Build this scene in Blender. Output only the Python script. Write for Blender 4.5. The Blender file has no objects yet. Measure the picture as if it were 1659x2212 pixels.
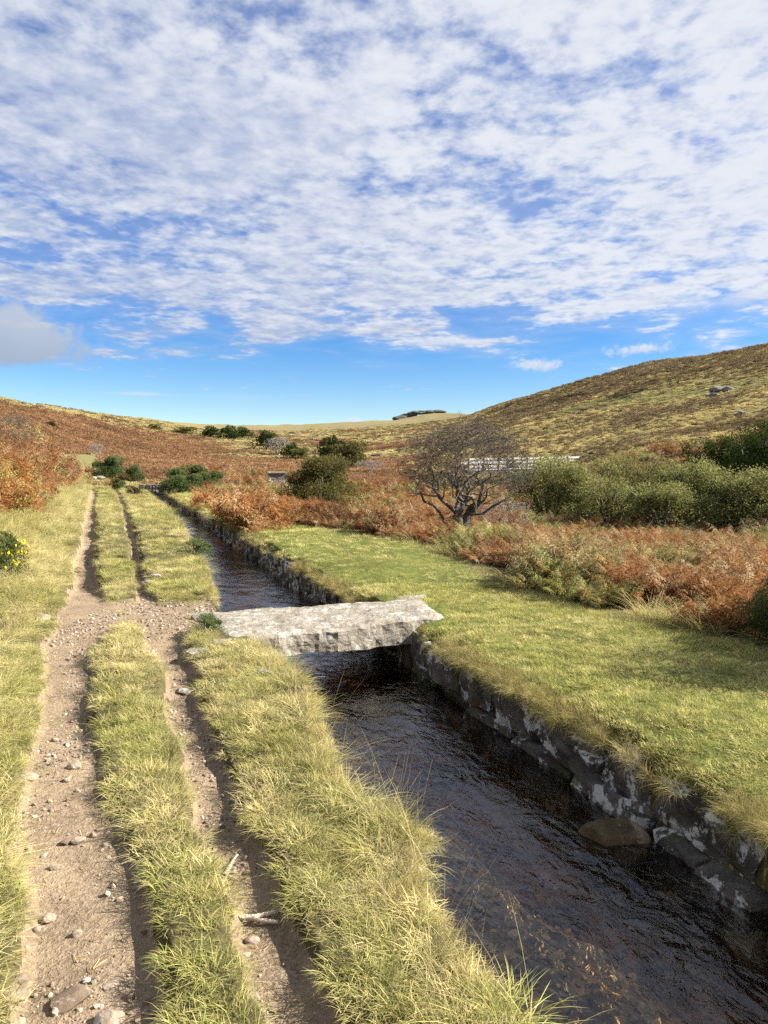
import bpy, bmesh, math, random
import numpy as np
from mathutils import Vector, Matrix, Euler

R = math.radians
sc = bpy.context.scene
COL = sc.collection

# ------------------------------------------------------------------ camera
F, CX, CY, HOR, EYE = 1550.0, 829.5, 1106.0, 1005.0, 1.62   # photograph measured at 1659 x 2212
PITCH = math.atan((CY - HOR) / F)
cam = bpy.data.objects.new('camera', bpy.data.cameras.new('camera'))
COL.objects.link(cam)
cam.location = (0, 0, EYE)
cam.rotation_euler = (math.pi / 2 - PITCH, 0, 0)
cam.data.sensor_fit = 'VERTICAL'
cam.data.sensor_height = 24.0
cam.data.lens = 24.0 * F / 2212.0
cam.data.clip_start = 0.05
cam.data.clip_end = 20000
sc.camera = cam

# ------------------------------------------------------------------ sun, exposure, sky
SUN_EL, SUN_AZ = R(35), R(91)          # azimuth clockwise from +Y
SUN_DIR = Vector((math.sin(SUN_AZ) * math.cos(SUN_EL), math.cos(SUN_AZ) * math.cos(SUN_EL), math.sin(SUN_EL)))
sun = bpy.data.objects.new('sun', bpy.data.lights.new('sun', 'SUN'))
COL.objects.link(sun)
sun.data.energy = 5.0
sun.data.angle = R(0.55)
sun.data.color = (1.0, 0.93, 0.82)
sun.rotation_euler = (-SUN_DIR).to_track_quat('-Z', 'Y').to_euler()
sc.view_settings.view_transform = 'Standard'
sc.view_settings.look = 'None'
sc.view_settings.exposure = 1.72
sc.view_settings.gamma = 1.0
sc.cycles.max_bounces = 5
sc.cycles.diffuse_bounces = 2
sc.cycles.glossy_bounces = 3
sc.cycles.transmission_bounces = 4
sc.cycles.transparent_max_bounces = 8
sc.cycles.use_adaptive_sampling = True
sc.cycles.adaptive_threshold = 0.012
sc.cycles.use_denoising = False
sc.cycles.caustics_reflective = False
sc.cycles.caustics_refractive = False


class NT:
    """small helper to write node trees"""
    def __init__(s, tree):
        s.t = tree
        s.t.nodes.clear()

    def n(s, typ, props=None, **ins):
        nd = s.t.nodes.new(typ)
        for k, v in (props or {}).items():
            setattr(nd, k, v)
        for k, v in ins.items():
            key = int(k[1:]) if k[0] == 'i' and k[1:].isdigit() else k.replace('_', ' ')
            s.put(nd.inputs[key], v)
        return nd

    def put(s, sock, v):
        if isinstance(v, bpy.types.NodeSocket):
            s.t.links.new(v, sock)
        elif isinstance(v, bpy.types.Node):
            s.t.links.new(v.outputs[0], sock)
        else:
            if sock.type == 'RGBA' and len(v) == 3:
                v = (*v, 1)
            sock.default_value = v

    def m(s, op, a, b=None, c=None, clamp=False):
        nd = s.t.nodes.new('ShaderNodeMath')
        nd.operation = op
        nd.use_clamp = clamp
        for i, v in enumerate((a, b, c)):
            if v is not None:
                s.put(nd.inputs[i], v)
        return nd.outputs[0]

    def vm(s, op, a, b=None, out=0):
        nd = s.t.nodes.new('ShaderNodeVectorMath')
        nd.operation = op
        s.put(nd.inputs[0], a)
        if b is not None:
            s.put(nd.inputs[3] if op == 'SCALE' else nd.inputs[1], b)
        return nd.outputs['Value'] if op in ('DOT_PRODUCT', 'LENGTH', 'DISTANCE') else nd.outputs[0]

    def noise(s, vec, scale, detail=4, rough=0.5, dist=0.0):
        return s.n('ShaderNodeTexNoise', Vector=vec, Scale=scale, Detail=detail, Roughness=rough, Distortion=dist).outputs[0]

    def ss(s, v, lo, hi, a=0.0, b=1.0):
        nd = s.n('ShaderNodeMapRange', {'interpolation_type': 'SMOOTHSTEP'}, Value=v)
        for k, x in zip(('From Min', 'From Max', 'To Min', 'To Max'), (lo, hi, a, b)):
            s.put(nd.inputs[k], x)
        return nd.outputs[0]

    def mix(s, f, a, b, blend='MIX'):
        nd = s.t.nodes.new('ShaderNodeMix')
        nd.data_type = 'RGBA'
        nd.blend_type = blend
        s.put(nd.inputs[0], f)
        s.put(nd.inputs[6], a)
        s.put(nd.inputs[7], b)
        return nd.outputs[2]


def build_world():
    w = bpy.data.worlds.new('World')
    sc.world = w
    w.use_nodes = True
    T = NT(w.node_tree)
    tc = T.n('ShaderNodeTexCoord')
    d = T.vm('NORMALIZE', tc.outputs['Generated'])
    sx = T.n('ShaderNodeSeparateXYZ', Vector=d)
    X, Y, Z = sx.outputs
    zc = T.m('MAXIMUM', Z, 0.0)
    zz = T.m('ADD', zc, 0.07)
    px, py = T.m('DIVIDE', X, zz), T.m('DIVIDE', Y, zz)
    # sheet turned a little, rows of puffs run from lower left to upper right
    ca, sa = math.cos(R(-14)), math.sin(R(-14))
    ux = T.m('ADD', T.m('MULTIPLY', px, ca), T.m('MULTIPLY', py, sa))
    uy = T.m('ADD', T.m('MULTIPLY', px, -sa), T.m('MULTIPLY', py, ca))
    p = T.n('ShaderNodeCombineXYZ', X=ux, Y=uy, Z=0.0).outputs[0]
    p_st = T.n('ShaderNodeCombineXYZ', X=T.m('MULTIPLY', ux, 1.05), Y=uy, Z=3.7).outputs[0]
    p_wide = T.vm('ADD', p, (5.3, 2.1, 0))
    big = T.noise(p_wide, 0.8, 2, 0.5, 0.2)
    mid = T.noise(p_st, 2.6, 3, 0.5, 0.3)
    puff = T.noise(p_st, 9.0, 4, 0.5, 0.25)
    fine = T.noise(p_st, 24.0, 3, 0.6, 0.15)
    val = T.m('ADD', T.m('ADD', T.m('MULTIPLY', big, 0.75), T.m('MULTIPLY', mid, 0.92)),
              T.m('ADD', T.m('MULTIPLY', puff, 0.74), T.m('MULTIPLY', fine, 0.36)))   # mean about 1.23
    # the sheet thins out towards the horizon, its rim ragged
    rim = T.m('ADD', Z, T.m('MULTIPLY', T.m('SUBTRACT', mid, 0.5), 0.13))
    cover = T.ss(rim, 0.125, 0.225)
    thresh = T.m('SUBTRACT', 1.775, T.m('MULTIPLY', cover, 0.65))
    dens = T.ss(T.m('SUBTRACT', val, thresh), -0.24, 0.32)
    veil = T.m('MULTIPLY', T.ss(T.m('ADD', T.m('MULTIPLY', big, 0.7), T.m('MULTIPLY', mid, 0.5)), 0.42, 0.74), T.m('MULTIPLY', cover, 0.86))
    dens = T.m('MAXIMUM', T.m('MAXIMUM', dens, veil), T.m('MULTIPLY', cover, 0.38))
    # light in the sheet: brighter towards the sun, thick parts greyer, puffs lit on top
    sd = T.vm('DOT_PRODUCT', d, tuple(SUN_DIR))
    fwd = T.ss(sd, -0.6, 0.75)
    relief = T.m('ADD', T.m('MULTIPLY', T.m('SUBTRACT', puff, 0.5), 1.5), T.m('MULTIPLY', T.m('SUBTRACT', fine, 0.5), 0.7))
    thick = T.ss(T.m('ADD', big, T.m('MULTIPLY', mid, 0.5)), 0.68, 0.98)
    lum = T.m('ADD', T.m('ADD', 0.42, T.m('MULTIPLY', fwd, 0.38)), T.m('SUBTRACT', T.m('MULTIPLY', relief, 0.50), T.m('MULTIPLY', thick, 0.05)))
    lum = T.m('MINIMUM', T.m('MAXIMUM', lum, 0.30), 0.93)
    ccol = T.mix(T.ss(lum, 0.33, 0.86), (0.44, 0.51, 0.70), (0.84, 0.87, 0.92))
    # small fair-weather clouds low over the moor, each at its own place in the sky
    def low(cx, cy, wx, wy, tilt=0.0, thr=0.5, seed=0.0, soft=0.95):
        az = math.atan((cx - CX) / F)
        el = math.atan((HOR - cy) / F)
        c = Vector((math.sin(az) * math.cos(el), math.cos(az) * math.cos(el), math.sin(el)))
        rgt = Vector((math.cos(az), -math.sin(az), 0))
        up = rgt.cross(c)
        a = T.m('DIVIDE', T.vm('DOT_PRODUCT', d, tuple(rgt)), wx / F)
        b = T.m('DIVIDE', T.m('SUBTRACT', T.vm('DOT_PRODUCT', d, tuple(up)), 0.0), wy / F)
        b = T.m('ADD', b, T.m('MULTIPLY', a, tilt))
        front = T.m('GREATER_THAN', T.vm('DOT_PRODUCT', d, tuple(c)), 0.5)
        # flat base: stretch the lower half
        b2 = T.m('MULTIPLY', b, T.m('ADD', 1.0, T.m('MULTIPLY', T.m('LESS_THAN', b, 0.0), 0.7)))
        rr = T.m('SQRT', T.m('ADD', T.m('MULTIPLY', a, a), T.m('MULTIPLY', b2, b2)))
        nn = nlow if wx > 70 else nsmall
        v = T.m('ADD', T.m('SUBTRACT', 1.0, rr), T.m('MULTIPLY', T.m('SUBTRACT', nn, 0.5), 3.2))
        return T.m('MULTIPLY', T.ss(v, 0.0, soft), front), T.ss(T.m('ADD', b, T.m('MULTIPLY', nn, 0.8)), -0.5, 1.1)
    nlow, nsmall = T.noise(d, 9.0, 5, .62), T.noise(d, 48.0, 5, .62)
    lows = [low(60, 772, 180, 75, 0.28, seed=0.0, soft=0.5), low(1150, 797, 48, 22, 0.1, seed=2.0), low(1372, 774, 68, 20, -0.15, seed=4.0),
            low(762, 912, 24, 13, 0, seed=6.0), low(1590, 690, 150, 38, -0.3, seed=8.0, soft=0.8), low(330, 862, 260, 9, 0.0, seed=10.0, soft=1.4),
            low(960, 745, 130, 10, -0.04, seed=12.0, soft=1.2), low(1450, 680, 240, 18, -0.14, seed=14.0, soft=1.2)]
    sky = T.n('ShaderNodeTexSky', {'sky_type': 'NISHITA', 'sun_disc': False, 'sun_elevation': SUN_EL, 'sun_rotation': SUN_AZ,
                                   'altitude': 900.0, 'air_density': 1.05, 'dust_density': 0.25, 'ozone_density': 2.7})
    hsv = T.n('ShaderNodeHueSaturation', Hue=0.513, Saturation=1.46, Value=1.0, Fac=1.0, Color=sky.outputs[0])
    STR = 0.050
    bg_sky = T.n('ShaderNodeBackground', Color=hsv.outputs[0], Strength=STR)
    bg_cl = T.n('ShaderNodeBackground', Color=ccol, Strength=0.31)
    sh = T.n('ShaderNodeMixShader', Fac=T.m('MULTIPLY', dens, 0.93), i1=bg_sky.outputs[0], i2=bg_cl.outputs[0]).outputs[0]
    for i, (f, lit) in enumerate(lows):
        if i == 0:
            c2 = T.mix(lit, (0.36, 0.41, 0.50), (0.52, 0.57, 0.66))
        else:
            c2 = T.mix(lit, (0.52, 0.60, 0.74), (0.78, 0.83, 0.90))
        bgl = T.n('ShaderNodeBackground', Color=c2, Strength=0.32)
        sh = T.n('ShaderNodeMixShader', Fac=T.m('MULTIPLY', f, 0.85 if i < 4 else 0.6), i1=sh, i2=bgl.outputs[0]).outputs[0]
    out = T.n('ShaderNodeOutputWorld', Surface=sh)
    w.cycles.sampling_method = 'MANUAL'
    w.cycles.sample_map_resolution = 512


build_world()

# ------------------------------------------------------------------ numbers: noise, projection
rng = np.random.default_rng(7)
random.seed(7)


def _hash(ix, iy, seed):
    h = (ix.astype(np.int64) * 374761393 + iy.astype(np.int64) * 668265263 + seed * 1442695041) & 0x7fffffff
    h = ((h ^ (h >> 13)) * 1274126177) & 0x7fffffff
    return ((h ^ (h >> 16)) & 0xffff) / 65535.0


def vn(x, y, seed=0):
    x, y = np.asarray(x, float), np.asarray(y, float)
    ix, iy = np.floor(x), np.floor(y)
    fx, fy = x - ix, y - iy
    fx, fy = fx * fx * (3 - 2 * fx), fy * fy * (3 - 2 * fy)
    a, b = _hash(ix, iy, seed), _hash(ix + 1, iy, seed)
    c, d = _hash(ix, iy + 1, seed), _hash(ix + 1, iy + 1, seed)
    return (a + (b - a) * fx) * (1 - fy) + (c + (d - c) * fx) * fy


def fbm(x, y, seed=0, octv=4, gain=0.5):
    s, a, t = 0.0, 1.0, 0.0
    for i in range(octv):
        k = 2.03 ** i
        s = s + a * vn(np.asarray(x) * k + 17.3 * i, np.asarray(y) * k - 9.1 * i, seed + i)
        t += a
        a *= gain
    return s / t


def sm(v, lo, hi):
    t = np.clip((np.asarray(v, float) - lo) / (hi - lo), 0, 1)
    return t * t * (3 - 2 * t)


def project(x, y, z):
    c, s = math.cos(PITCH), math.sin(PITCH)
    dep = y * c - (z - EYE) * s
    upc = y * s + (z - EYE) * c
    dep = np.where(np.abs(dep) < 1e-3, 1e-3, dep)
    return CX + F * x / dep, CY - F * upc / dep


def unproject(px, py, z=0.0):
    dx, dy = (px - CX) / F, -(py - CY) / F
    Yd = math.cos(PITCH) + dy * math.sin(PITCH)
    Zd = -math.sin(PITCH) + dy * math.cos(PITCH)
    s = (z - EYE) / Zd
    return dx * s, Yd * s


# ------------------------------------------------------------------ the lie of the land
def xr(Y):
    return 1.77 - 0.371 * (Y - 3.3)      # right-hand edge of the watercourse


WATER_Z = -0.47
LEAT_END = 46.5
eY = lambda pts: (np.array([p[0] for p in pts]), np.array([p[1] for p in pts]))
E_LEFT = eY([(0, -1.92), (2.0, -1.92), (2.6, -1.93), (3.05, -1.72), (3.2, -1.74), (3.5, -1.95), (4.2, -1.84), (5.0, -1.70), (6.1, -1.74), (8.2, -1.90), (10, -1.80), (12.8, -1.62), (20, -1.34), (36, -1.28), (60, -1.28)])
E_RSL = eY([(0, -2.34), (2.0, -2.35), (2.9, -2.41), (5.0, -2.44), (6.2, -2.40), (6.9, -2.30), (7.6, -2.30), (8.4, -2.50), (9, -2.66), (11, -2.66), (17, -2.58), (30, -2.62), (56, -3.1)])
E_CSR = eY([(0, -2.58), (2.0, -2.60), (3, -2.66), (4.4, -2.70), (5.6, -2.73), (6.7, -2.80), (9.4, -2.86), (14, -2.80), (26, -2.86), (56, -3.5)])
E_CSL = eY([(0, -2.80), (2.0, -2.84), (2.8, -2.97), (3.5, -3.08), (4.4, -3.16), (6, -3.24), (6.8, -3.10), (9, -3.25), (10.2, -3.32), (21, -3.62), (56, -4.6)])
E_LV = eY([(0, -3.36), (2.0, -3.38), (2.8, -3.46), (3.8, -3.53), (4.8, -3.60), (6.3, -3.70), (8.4, -3.64), (10, -3.70), (12.8, -3.80), (26, -4.20), (56, -5.1)])
E_LAWN = eY([(0, 3.2), (4, 3.0), (6.3, 2.62), (6.6, 2.3), (7.6, 2.2), (9.0, 1.95), (10.4, 2.3), (11.9, 2.72), (14.3, 2.95), (17.3, 2.5), (20, 1.5), (24, 1.3), (40, 1.6)])
ed = lambda E, Y: np.interp(Y, E[0], E[1])

RT = np.array([1, 4, 8, 12, 17, 22, 28, 35, 45, 60, 80, 100, 125, 150, 180, 220, 270, 320, 400, 500, 700, 1000, 1500, 3000, 9000.])


def pf(xd, pts):
    """profile of the ground along one bearing: (distance, height)"""
    az = math.atan((xd - CX) / F)
    r = np.array([p[0] for p in pts], float)
    z = np.array([p[1] for p in pts], float)
    return az, np.interp(np.log(RT), np.log(r), z)


def zy(xd, r, y):
    return EYE + r * math.cos(math.atan((xd - CX) / F)) * (HOR - y) / F


def P(xd, a, b, tail):
    return pf(xd, a + [(r, zy(xd, r, y)) for r, y in b] + tail)


PROF = [
    P(-900, [(1, .3), (6, 1.2), (12, 2.6), (25, 5), (60, 12), (200, 30), (400, 40), (1500, 60)], [], [(9000, 80)]),
    P(-400, [(1, .1), (5, .6), (10, 1.3), (20, 2.6), (60, 7), (120, 14), (230, 26), (400, 34), (1500, 60)], [], [(9000, 80)]),
    P(0, [(1, 0), (5, .25), (12, .5), (17, .75), (24, 1.5), (32, 2.0), (42, 2.7)], [(60, 932), (80, 915), (150, 884), (225, 858)], [(300, 22), (450, 28), (1500, 60), (9000, 80)]),
    P(100, [(1, 0), (12, .2), (20, .5), (30, .9), (42, 1.2), (60, 1.9)], [(80, 975), (110, 945), (200, 905), (280, 874)], [(400, 28), (1500, 60), (9000, 80)]),
    P(200, [(1, 0), (44, 0.05), (58, .95), (75, 1.9)], [(100, 985), (140, 965), (240, 920), (340, 889)], [(500, 32), (1500, 64), (9000, 80)]),
    P(320, [(1, 0), (50, 0.0), (70, .6)], [(100, 1002), (160, 978), (280, 940), (420, 907)], [(600, 38), (1500, 74), (9000, 90)]),
    P(430, [(1, 0), (30, -.1), (50, 0), (80, 1.0)], [(120, 995), (180, 978), (320, 950), (520, 929), (800, 926), (1500, 923.5)], [(3000, 110), (9000, 130)]),
    P(600, [(1, 0), (20, -.1), (40, -.25), (70, -.1)], [(110, 1005), (160, 990), (300, 960), (600, 934), (900, 927), (1500, 922)], [(3000, 110), (9000, 130)]),
    P(800, [(1, 0), (14, -.05), (22, -.4), (35, -.8), (60, -.9), (90, 0)], [(130, 998), (220, 972), (400, 940), (700, 921), (1500, 918)], [(3000, 110), (9000, 130)]),
    P(1000, [(1, 0), (11, -.05), (18, -.25), (28, -.8), (40, -1.2), (60, -1.4), (78, -.9)], [(100, 1000), (150, 970), (300, 925), (440, 907), (800, 911), (1500, 905)], [(3000, 120), (9000, 140)]),
    P(1100, [(1, 0), (10, -.05), (16, -.25), (28, -1.0), (40, -1.4), (60, -1.6), (78, -1.0)], [(98, 985), (140, 955), (240, 905), (380, 870)], [(600, 52), (1500, 90), (9000, 120)]),
    P(1200, [(1, 0), (9, -.05), (15, -.3), (28, -1.2), (45, -1.6), (75, -.9)], [(92, 980), (120, 958), (200, 905), (330, 837)], [(600, 52), (1500, 90), (9000, 120)]),
    P(1400, [(1, 0), (7.5, -.05), (12, -.25), (20, -.6), (28, -1.2), (45, -1.3)], [(68, 975), (100, 938), (160, 880), (300, 785)], [(600, 58), (1500, 90), (9000, 120)]),
    P(1659, [(1, 0), (6.5, -.05), (10, -.2), (18, -.6), (28, -1.2), (42, -.8)], [(65, 962), (100, 900), (160, 812), (245, 746)], [(300, 45), (500, 58), (1500, 90), (9000, 120)]),
    P(2100, [(1, 0), (6, -.05), (18, -.8), (30, -.8), (60, 3), (100, 13), (160, 26), (270, 46), (500, 60), (1500, 90)], [], [(9000, 120)]),
    P(3500, [(1, 0), (10, -.3), (30, -.6), (60, 2), (160, 14), (400, 36), (1500, 70)], [], [(9000, 100)]),
]
AZ_T = np.array([p[0] for p in PROF])
Z_T = np.array([p[1] for p in PROF])
AZ_F = np.linspace(-math.pi, math.pi, 721)
LR_F = np.linspace(0, math.log(9000), 300)
_z1 = np.array([np.interp(LR_F, np.log(RT), row) for row in Z_T])
_az = np.concatenate([[-math.pi], AZ_T, [math.pi]])
_zb = 0.35 * (_z1[0] + _z1[-1])
_z1 = np.vstack([_zb, _z1, _zb])
_z2 = np.array([np.interp(AZ_F, _az, _z1[:, j]) for j in range(len(LR_F))]).T      # az, r


def _blur(a, n, axis):
    k = np.hanning(n + 2)[1:-1]
    k /= k.sum()
    p = [(0, 0), (0, 0)]
    p[axis] = (n // 2, n // 2)
    ap = np.pad(a, p, mode='edge')
    return np.apply_along_axis(lambda v: np.convolve(v, k, 'valid'), axis, ap)


_z2 = _blur(_blur(_z2, 9, 0), 7, 1)


def table(az, r):
    lr = np.log(np.clip(r, 1, 8900))
    a = (az + math.pi) / (2 * math.pi) * 720
    b = lr / math.log(9000) * 299
    ia, ib = np.clip(a.astype(int), 0, 719), np.clip(b.astype(int), 0, 298)
    fa, fb = a - ia, b - ib
    return (_z2[ia, ib] * (1 - fa) + _z2[ia + 1, ib] * fa) * (1 - fb) + (_z2[ia, ib + 1] * (1 - fa) + _z2[ia + 1, ib + 1] * fa) * fb


def zones(x, y):
    """edges near the path and the watercourse, wobbled"""
    Y = np.clip(y, 0, 60)
    q = x - xr(y)
    wob = (fbm(x * 1.7, y * 1.1, 5, 3) - 0.5) * 0.22 + (vn(x * 7, y * 5, 9) - 0.5) * 0.07
    return q, Y, wob


def rut_mask(x, y):
    q, Y, w = zones(x, y)
    lv, csl, csr, rsl = ed(E_LV, Y) + w, ed(E_CSL, Y) + w * 0.9, ed(E_CSR, Y) + w * 0.8, ed(E_RSL, Y) + w * 0.7
    far = sm(Y, 52, 64)
    r1 = sm(q, lv - .05, lv + .07) * (1 - sm(q, csl - .05, csl + .05))
    r2 = sm(q, csr - .05, csr + .05) * (1 - sm(q, rsl - .04, rsl + .04))
    # bare crossing in front of the slab
    cross = sm(q, lv - .05, lv + .07) * (1 - sm(q, -2.0, -1.85)) * sm(Y, 6.75, 7.15) * (1 - sm(Y, 8.1, 8.9))
    return np.maximum(r1, r2) * (1 - far), cross


def height(x, y):
    x, y = np.asarray(x, float), np.asarray(y, float)
    r = np.hypot(x, y)
    az = np.arctan2(x, y)
    zt = table(az, r)
    zt = zt + (fbm(x / 7, y / 7, 21, 3) - .5) * 0.5 * sm(r, 14, 45) + (fbm(x / 28, y / 28, 31, 4) - .5) * 3.2 * sm(r, 70, 230) \
        + (fbm(x / 90, y / 90, 41, 4) - .5) * 14 * sm(r, 300, 900) * 0.6
    zt = zt + 5.5 * np.exp(-(((x - 66) / 46) ** 2 + ((y - 1180) / 60) ** 2)) + 4 * np.exp(-(((x - 120) / 70) ** 2 + ((y - 1180) / 60) ** 2))
    q, Y, w = zones(x, y)
    rut, cross = rut_mask(x, y)
    lv, lw = ed(E_LV, Y) + w, ed(E_LAWN, Y)
    near_fade = 1 - sm(y, 46, 62)
    dl = np.maximum(lv - q, 0)
    dr = np.maximum(q - lw, 0)
    z = 0.03 + (fbm(x * .9, y * .9, 3, 3) - .5) * .10 + (fbm(x * 5, y * 5, 4, 2) - .5) * .035
    z = z * (1 - cross * .6) - cross * .02
    z = z - rut * (0.060 + .045 * vn(x * .6, y * .6, 8) + .10 * sm(Y, 8.8, 10.5)) * (1 - cross)
    z = z + 0.36 * dl * sm(dl, 0, .7)
    z = z - .03 * dr
    # right bank lawn rounds down slightly to the wall
    z = z - .07 * np.exp(-np.maximum(q - 0.02, 0) / .22) * (q > -.4)
    wn = (1 - sm(dl, 1.6, 5.0)) * (1 - sm(dr, .6, 4.0)) * near_fade
    z = zt * (1 - wn) + z * wn
    # trench
    le = ed(E_LEFT, Y) + (fbm(x * 2.3, y * 2.3, 51, 2) - .5) * .16
    end = 1 - sm(y, LEAT_END - .3, LEAT_END + .2)
    ins = sm(q, le - .02, le + .10) * (1 - sm(q, 0.03, 0.09)) * end
    u = np.clip((q - le) / np.maximum(-le, .5), 0, 1)
    bed = -0.52 - .08 * u - .44 * sm(u - .16 * (1 - sm(Y, 2.6, 5.0)), .28, .72) + (fbm(x * 2.2, y * 2.2, 61, 3) - .5) * .12 + (vn(x * 16, y * 16, 62) - .5) * .035
    z = z * (1 - ins) + bed * ins
    return z


def in_leat(x, y):
    q, Y, w = zones(x, y)
    le = ed(E_LEFT, Y)
    return (q > le + .02) & (q < 0.06) & (y < LEAT_END)


# ------------------------------------------------------------------ what grows where
GREEN, STRAW, RUST, HEATH, DIRT, LAWN = (np.array(c) for c in (
    (.160, .160, .058), (.36, .30, .145), (.18, .098, .055), (.110, .088, .056), (.33, .245, .165), (.20, .225, .055)))


def cover(x, y, z):
    """weights: green, straw, rust bracken, dark heath (rows sum to 1) for open ground"""
    x, y, z = (np.asarray(v, float) for v in (x, y, z))
    r = np.hypot(x, y)
    px, py = project(x, y, z)
    front = y > 1
    n1 = fbm(x / 22, y / 22, 71, 4)
    n2 = fbm(x / 5.5, y / 5.5, 81, 3)
    n3 = fbm(x / 55, y / 16, 91, 4)
    W = np.zeros((len(x), 4))
    # right hill: brown heath and straw in long patches with a green run across it
    az = np.arctan2(x, y)
    right = sm(az, R(1), R(9))
    gl = 892 - (px - 1180) * .148
    gb = np.exp(-((py - gl + (n1 - .5) * 60) / 17.0) ** 2) * sm(px, 1080, 1260)
    gb2 = .75 * np.exp(-((py - (845 - (px - 1480) * .19) + (n1 - .5) * 40) / 9.0) ** 2) * sm(px, 1430, 1520)
    hb = sm(n3 * .75 + n2 * .25, .47, .58)
    top = sm((gl - py), 5, 40)
    hb = np.clip(hb * .75 + top * .35, 0, 1)
    base = sm(py, 905, 960)
    hb = hb * (1 - .45 * base)
    g = np.clip(np.maximum(gb, gb2) * 1.15, 0, 1)
    Wr = np.stack([g * .80 + (1 - g) * .18, g * .25 + (1 - g) * (1 - hb) * .80 + (1 - g) * hb * .22, (1 - g) * hb * .22 + (1 - g) * (1 - hb) * .10, (1 - g) * hb * .50], 1)
    # left hill: rust bracken below a line, straw grass above
    ll = 866 + px * .205 + (n1 - .5) * 36 + (n2 - .5) * 10
    b = sm(py, ll - 4, ll + 6)
    pale = sm(fbm(x / 16, y / 9, 97, 3), .60, .68) * .8
    Wl = np.stack([(1 - b) * .22 + b * pale * .5, (1 - b) * .70 + b * pale * .5, b * (1 - pale), (1 - b) * .08], 1)
    # middle distance: straw, green, some brown
    rb = sm(py, 988, 1000) * sm(n2, .30, .55) + .35 * sm(n1, .55, .68)
    rb = np.clip(rb, 0, 1)
    Wm = np.stack([(1 - rb) * .30, (1 - rb) * .58, rb * .85, (1 - rb) * .12 + rb * .15], 1)
    far_moor = sm(r, 650, 900)[:, None]
    Wm = Wm * (1 - far_moor) + np.array([[.18, .62, .15, .05]]) * far_moor
    left = (1 - sm(px, 400, 520))
    W = Wl * left[:, None] + Wm * (1 - left)[:, None]
    W = W * (1 - right)[:, None] + Wr * right[:, None]
    lane = sm(px, 95, 115) * (1 - sm(px, 200, 222)) * sm(py, 976, 984) * (1 - sm(py, 1014, 1022)) * (r > 40)
    W = W * (1 - lane[:, None]) + np.array([[.75, .25, 0, 0]]) * lane[:, None]
    # near ground
    nearw = (1 - sm(r, 50, 75))[:, None]
    q = x - xr(y)
    nb = sm(q - ed(E_LAWN, np.clip(y, 0, 60)), -.05, .25)
    lb = sm(ed(E_LV, np.clip(y, 0, 60)) - q + (n2 - .5) * 2.2, 1.1, 2.2) * sm(y, 9, 13)
    brk = np.clip(nb + lb, 0, 1)
    Wn = np.stack([(1 - brk) * .55 + brk * .12, (1 - brk) * .45 + brk * .12, brk * .66, brk * .10], 1)
    W = W * (1 - nearw) + Wn * nearw
    W = np.where(front[:, None], W, np.array([[.4, .4, .1, .1]]))
    return W / W.sum(1, keepdims=True)


# ------------------------------------------------------------------ materials
def new_mat(name):
    m = bpy.data.materials.new(name)
    m.use_nodes = True
    return m, NT(m.node_tree)


def mat_ground():
    m, T = new_mat('ground_soil')
    pos = T.n('ShaderNodeNewGeometry').outputs['Position']
    col = T.n('ShaderNodeAttribute', {'attribute_name': 'col'}).outputs['Color']
    n1 = T.noise(pos, 9, 6, .65)
    n2 = T.noise(pos, 0.9, 6, .6)
    n3 = T.noise(pos, 55, 3, .6)
    v = T.m('MULTIPLY', T.m('ADD', .35, T.m('MULTIPLY', n1, 1.3)), T.m('ADD', .45, T.m('MULTIPLY', n2, 1.1)))
    c = T.n('ShaderNodeHueSaturation', Color=col, Value=v).outputs[0]
    h = T.m('ADD', T.m('MULTIPLY', n2, .6), T.m('ADD', T.m('MULTIPLY', n1, .08), T.m('MULTIPLY', n3, .012)))
    bmp = T.n('ShaderNodeBump', Strength=.9, Distance=.35, Height=h).outputs[0]
    b = T.n('ShaderNodeBsdfPrincipled', Base_Color=c, Roughness=.95, Normal=bmp)
    b.inputs['Specular IOR Level'].default_value = .1
    T.n('ShaderNodeOutputMaterial', Surface=b.outputs[0])
    return m


def mat_dirt():
    m, T = new_mat('dirt')
    pos = T.n('ShaderNodeNewGeometry').outputs['Position']
    n1 = T.noise(pos, 3.0, 6, .6)
    n2 = T.noise(pos, 38, 5, .7)
    n3 = T.noise(pos, 160, 3, .6)
    vo = T.n('ShaderNodeTexVoronoi', {'feature': 'F1'}, Vector=pos, Scale=75.0)
    c = T.mix(T.ss(n1, .3, .7), (.15, .108, .066), (.275, .210, .136))
    c = T.mix(T.ss(n2, .35, .75), c, (.33, .255, .18))
    c = T.mix(T.m('MULTIPLY', T.ss(n3, .5, .72), .65), c, (.10, .068, .044))
    h = T.m('ADD', T.m('MULTIPLY', n2, .02), T.m('ADD', T.m('MULTIPLY', n3, .006), T.m('MULTIPLY', vo.outputs['Distance'], -.004)))
    bmp = T.n('ShaderNodeBump', Strength=1.0, Distance=1.0, Height=h).outputs[0]
    b = T.n('ShaderNodeBsdfPrincipled', Base_Color=c, Roughness=.93, Normal=bmp)
    b.inputs['Specular IOR Level'].default_value = .15
    T.n('ShaderNodeOutputMaterial', Surface=b.outputs[0])
    return m


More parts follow.
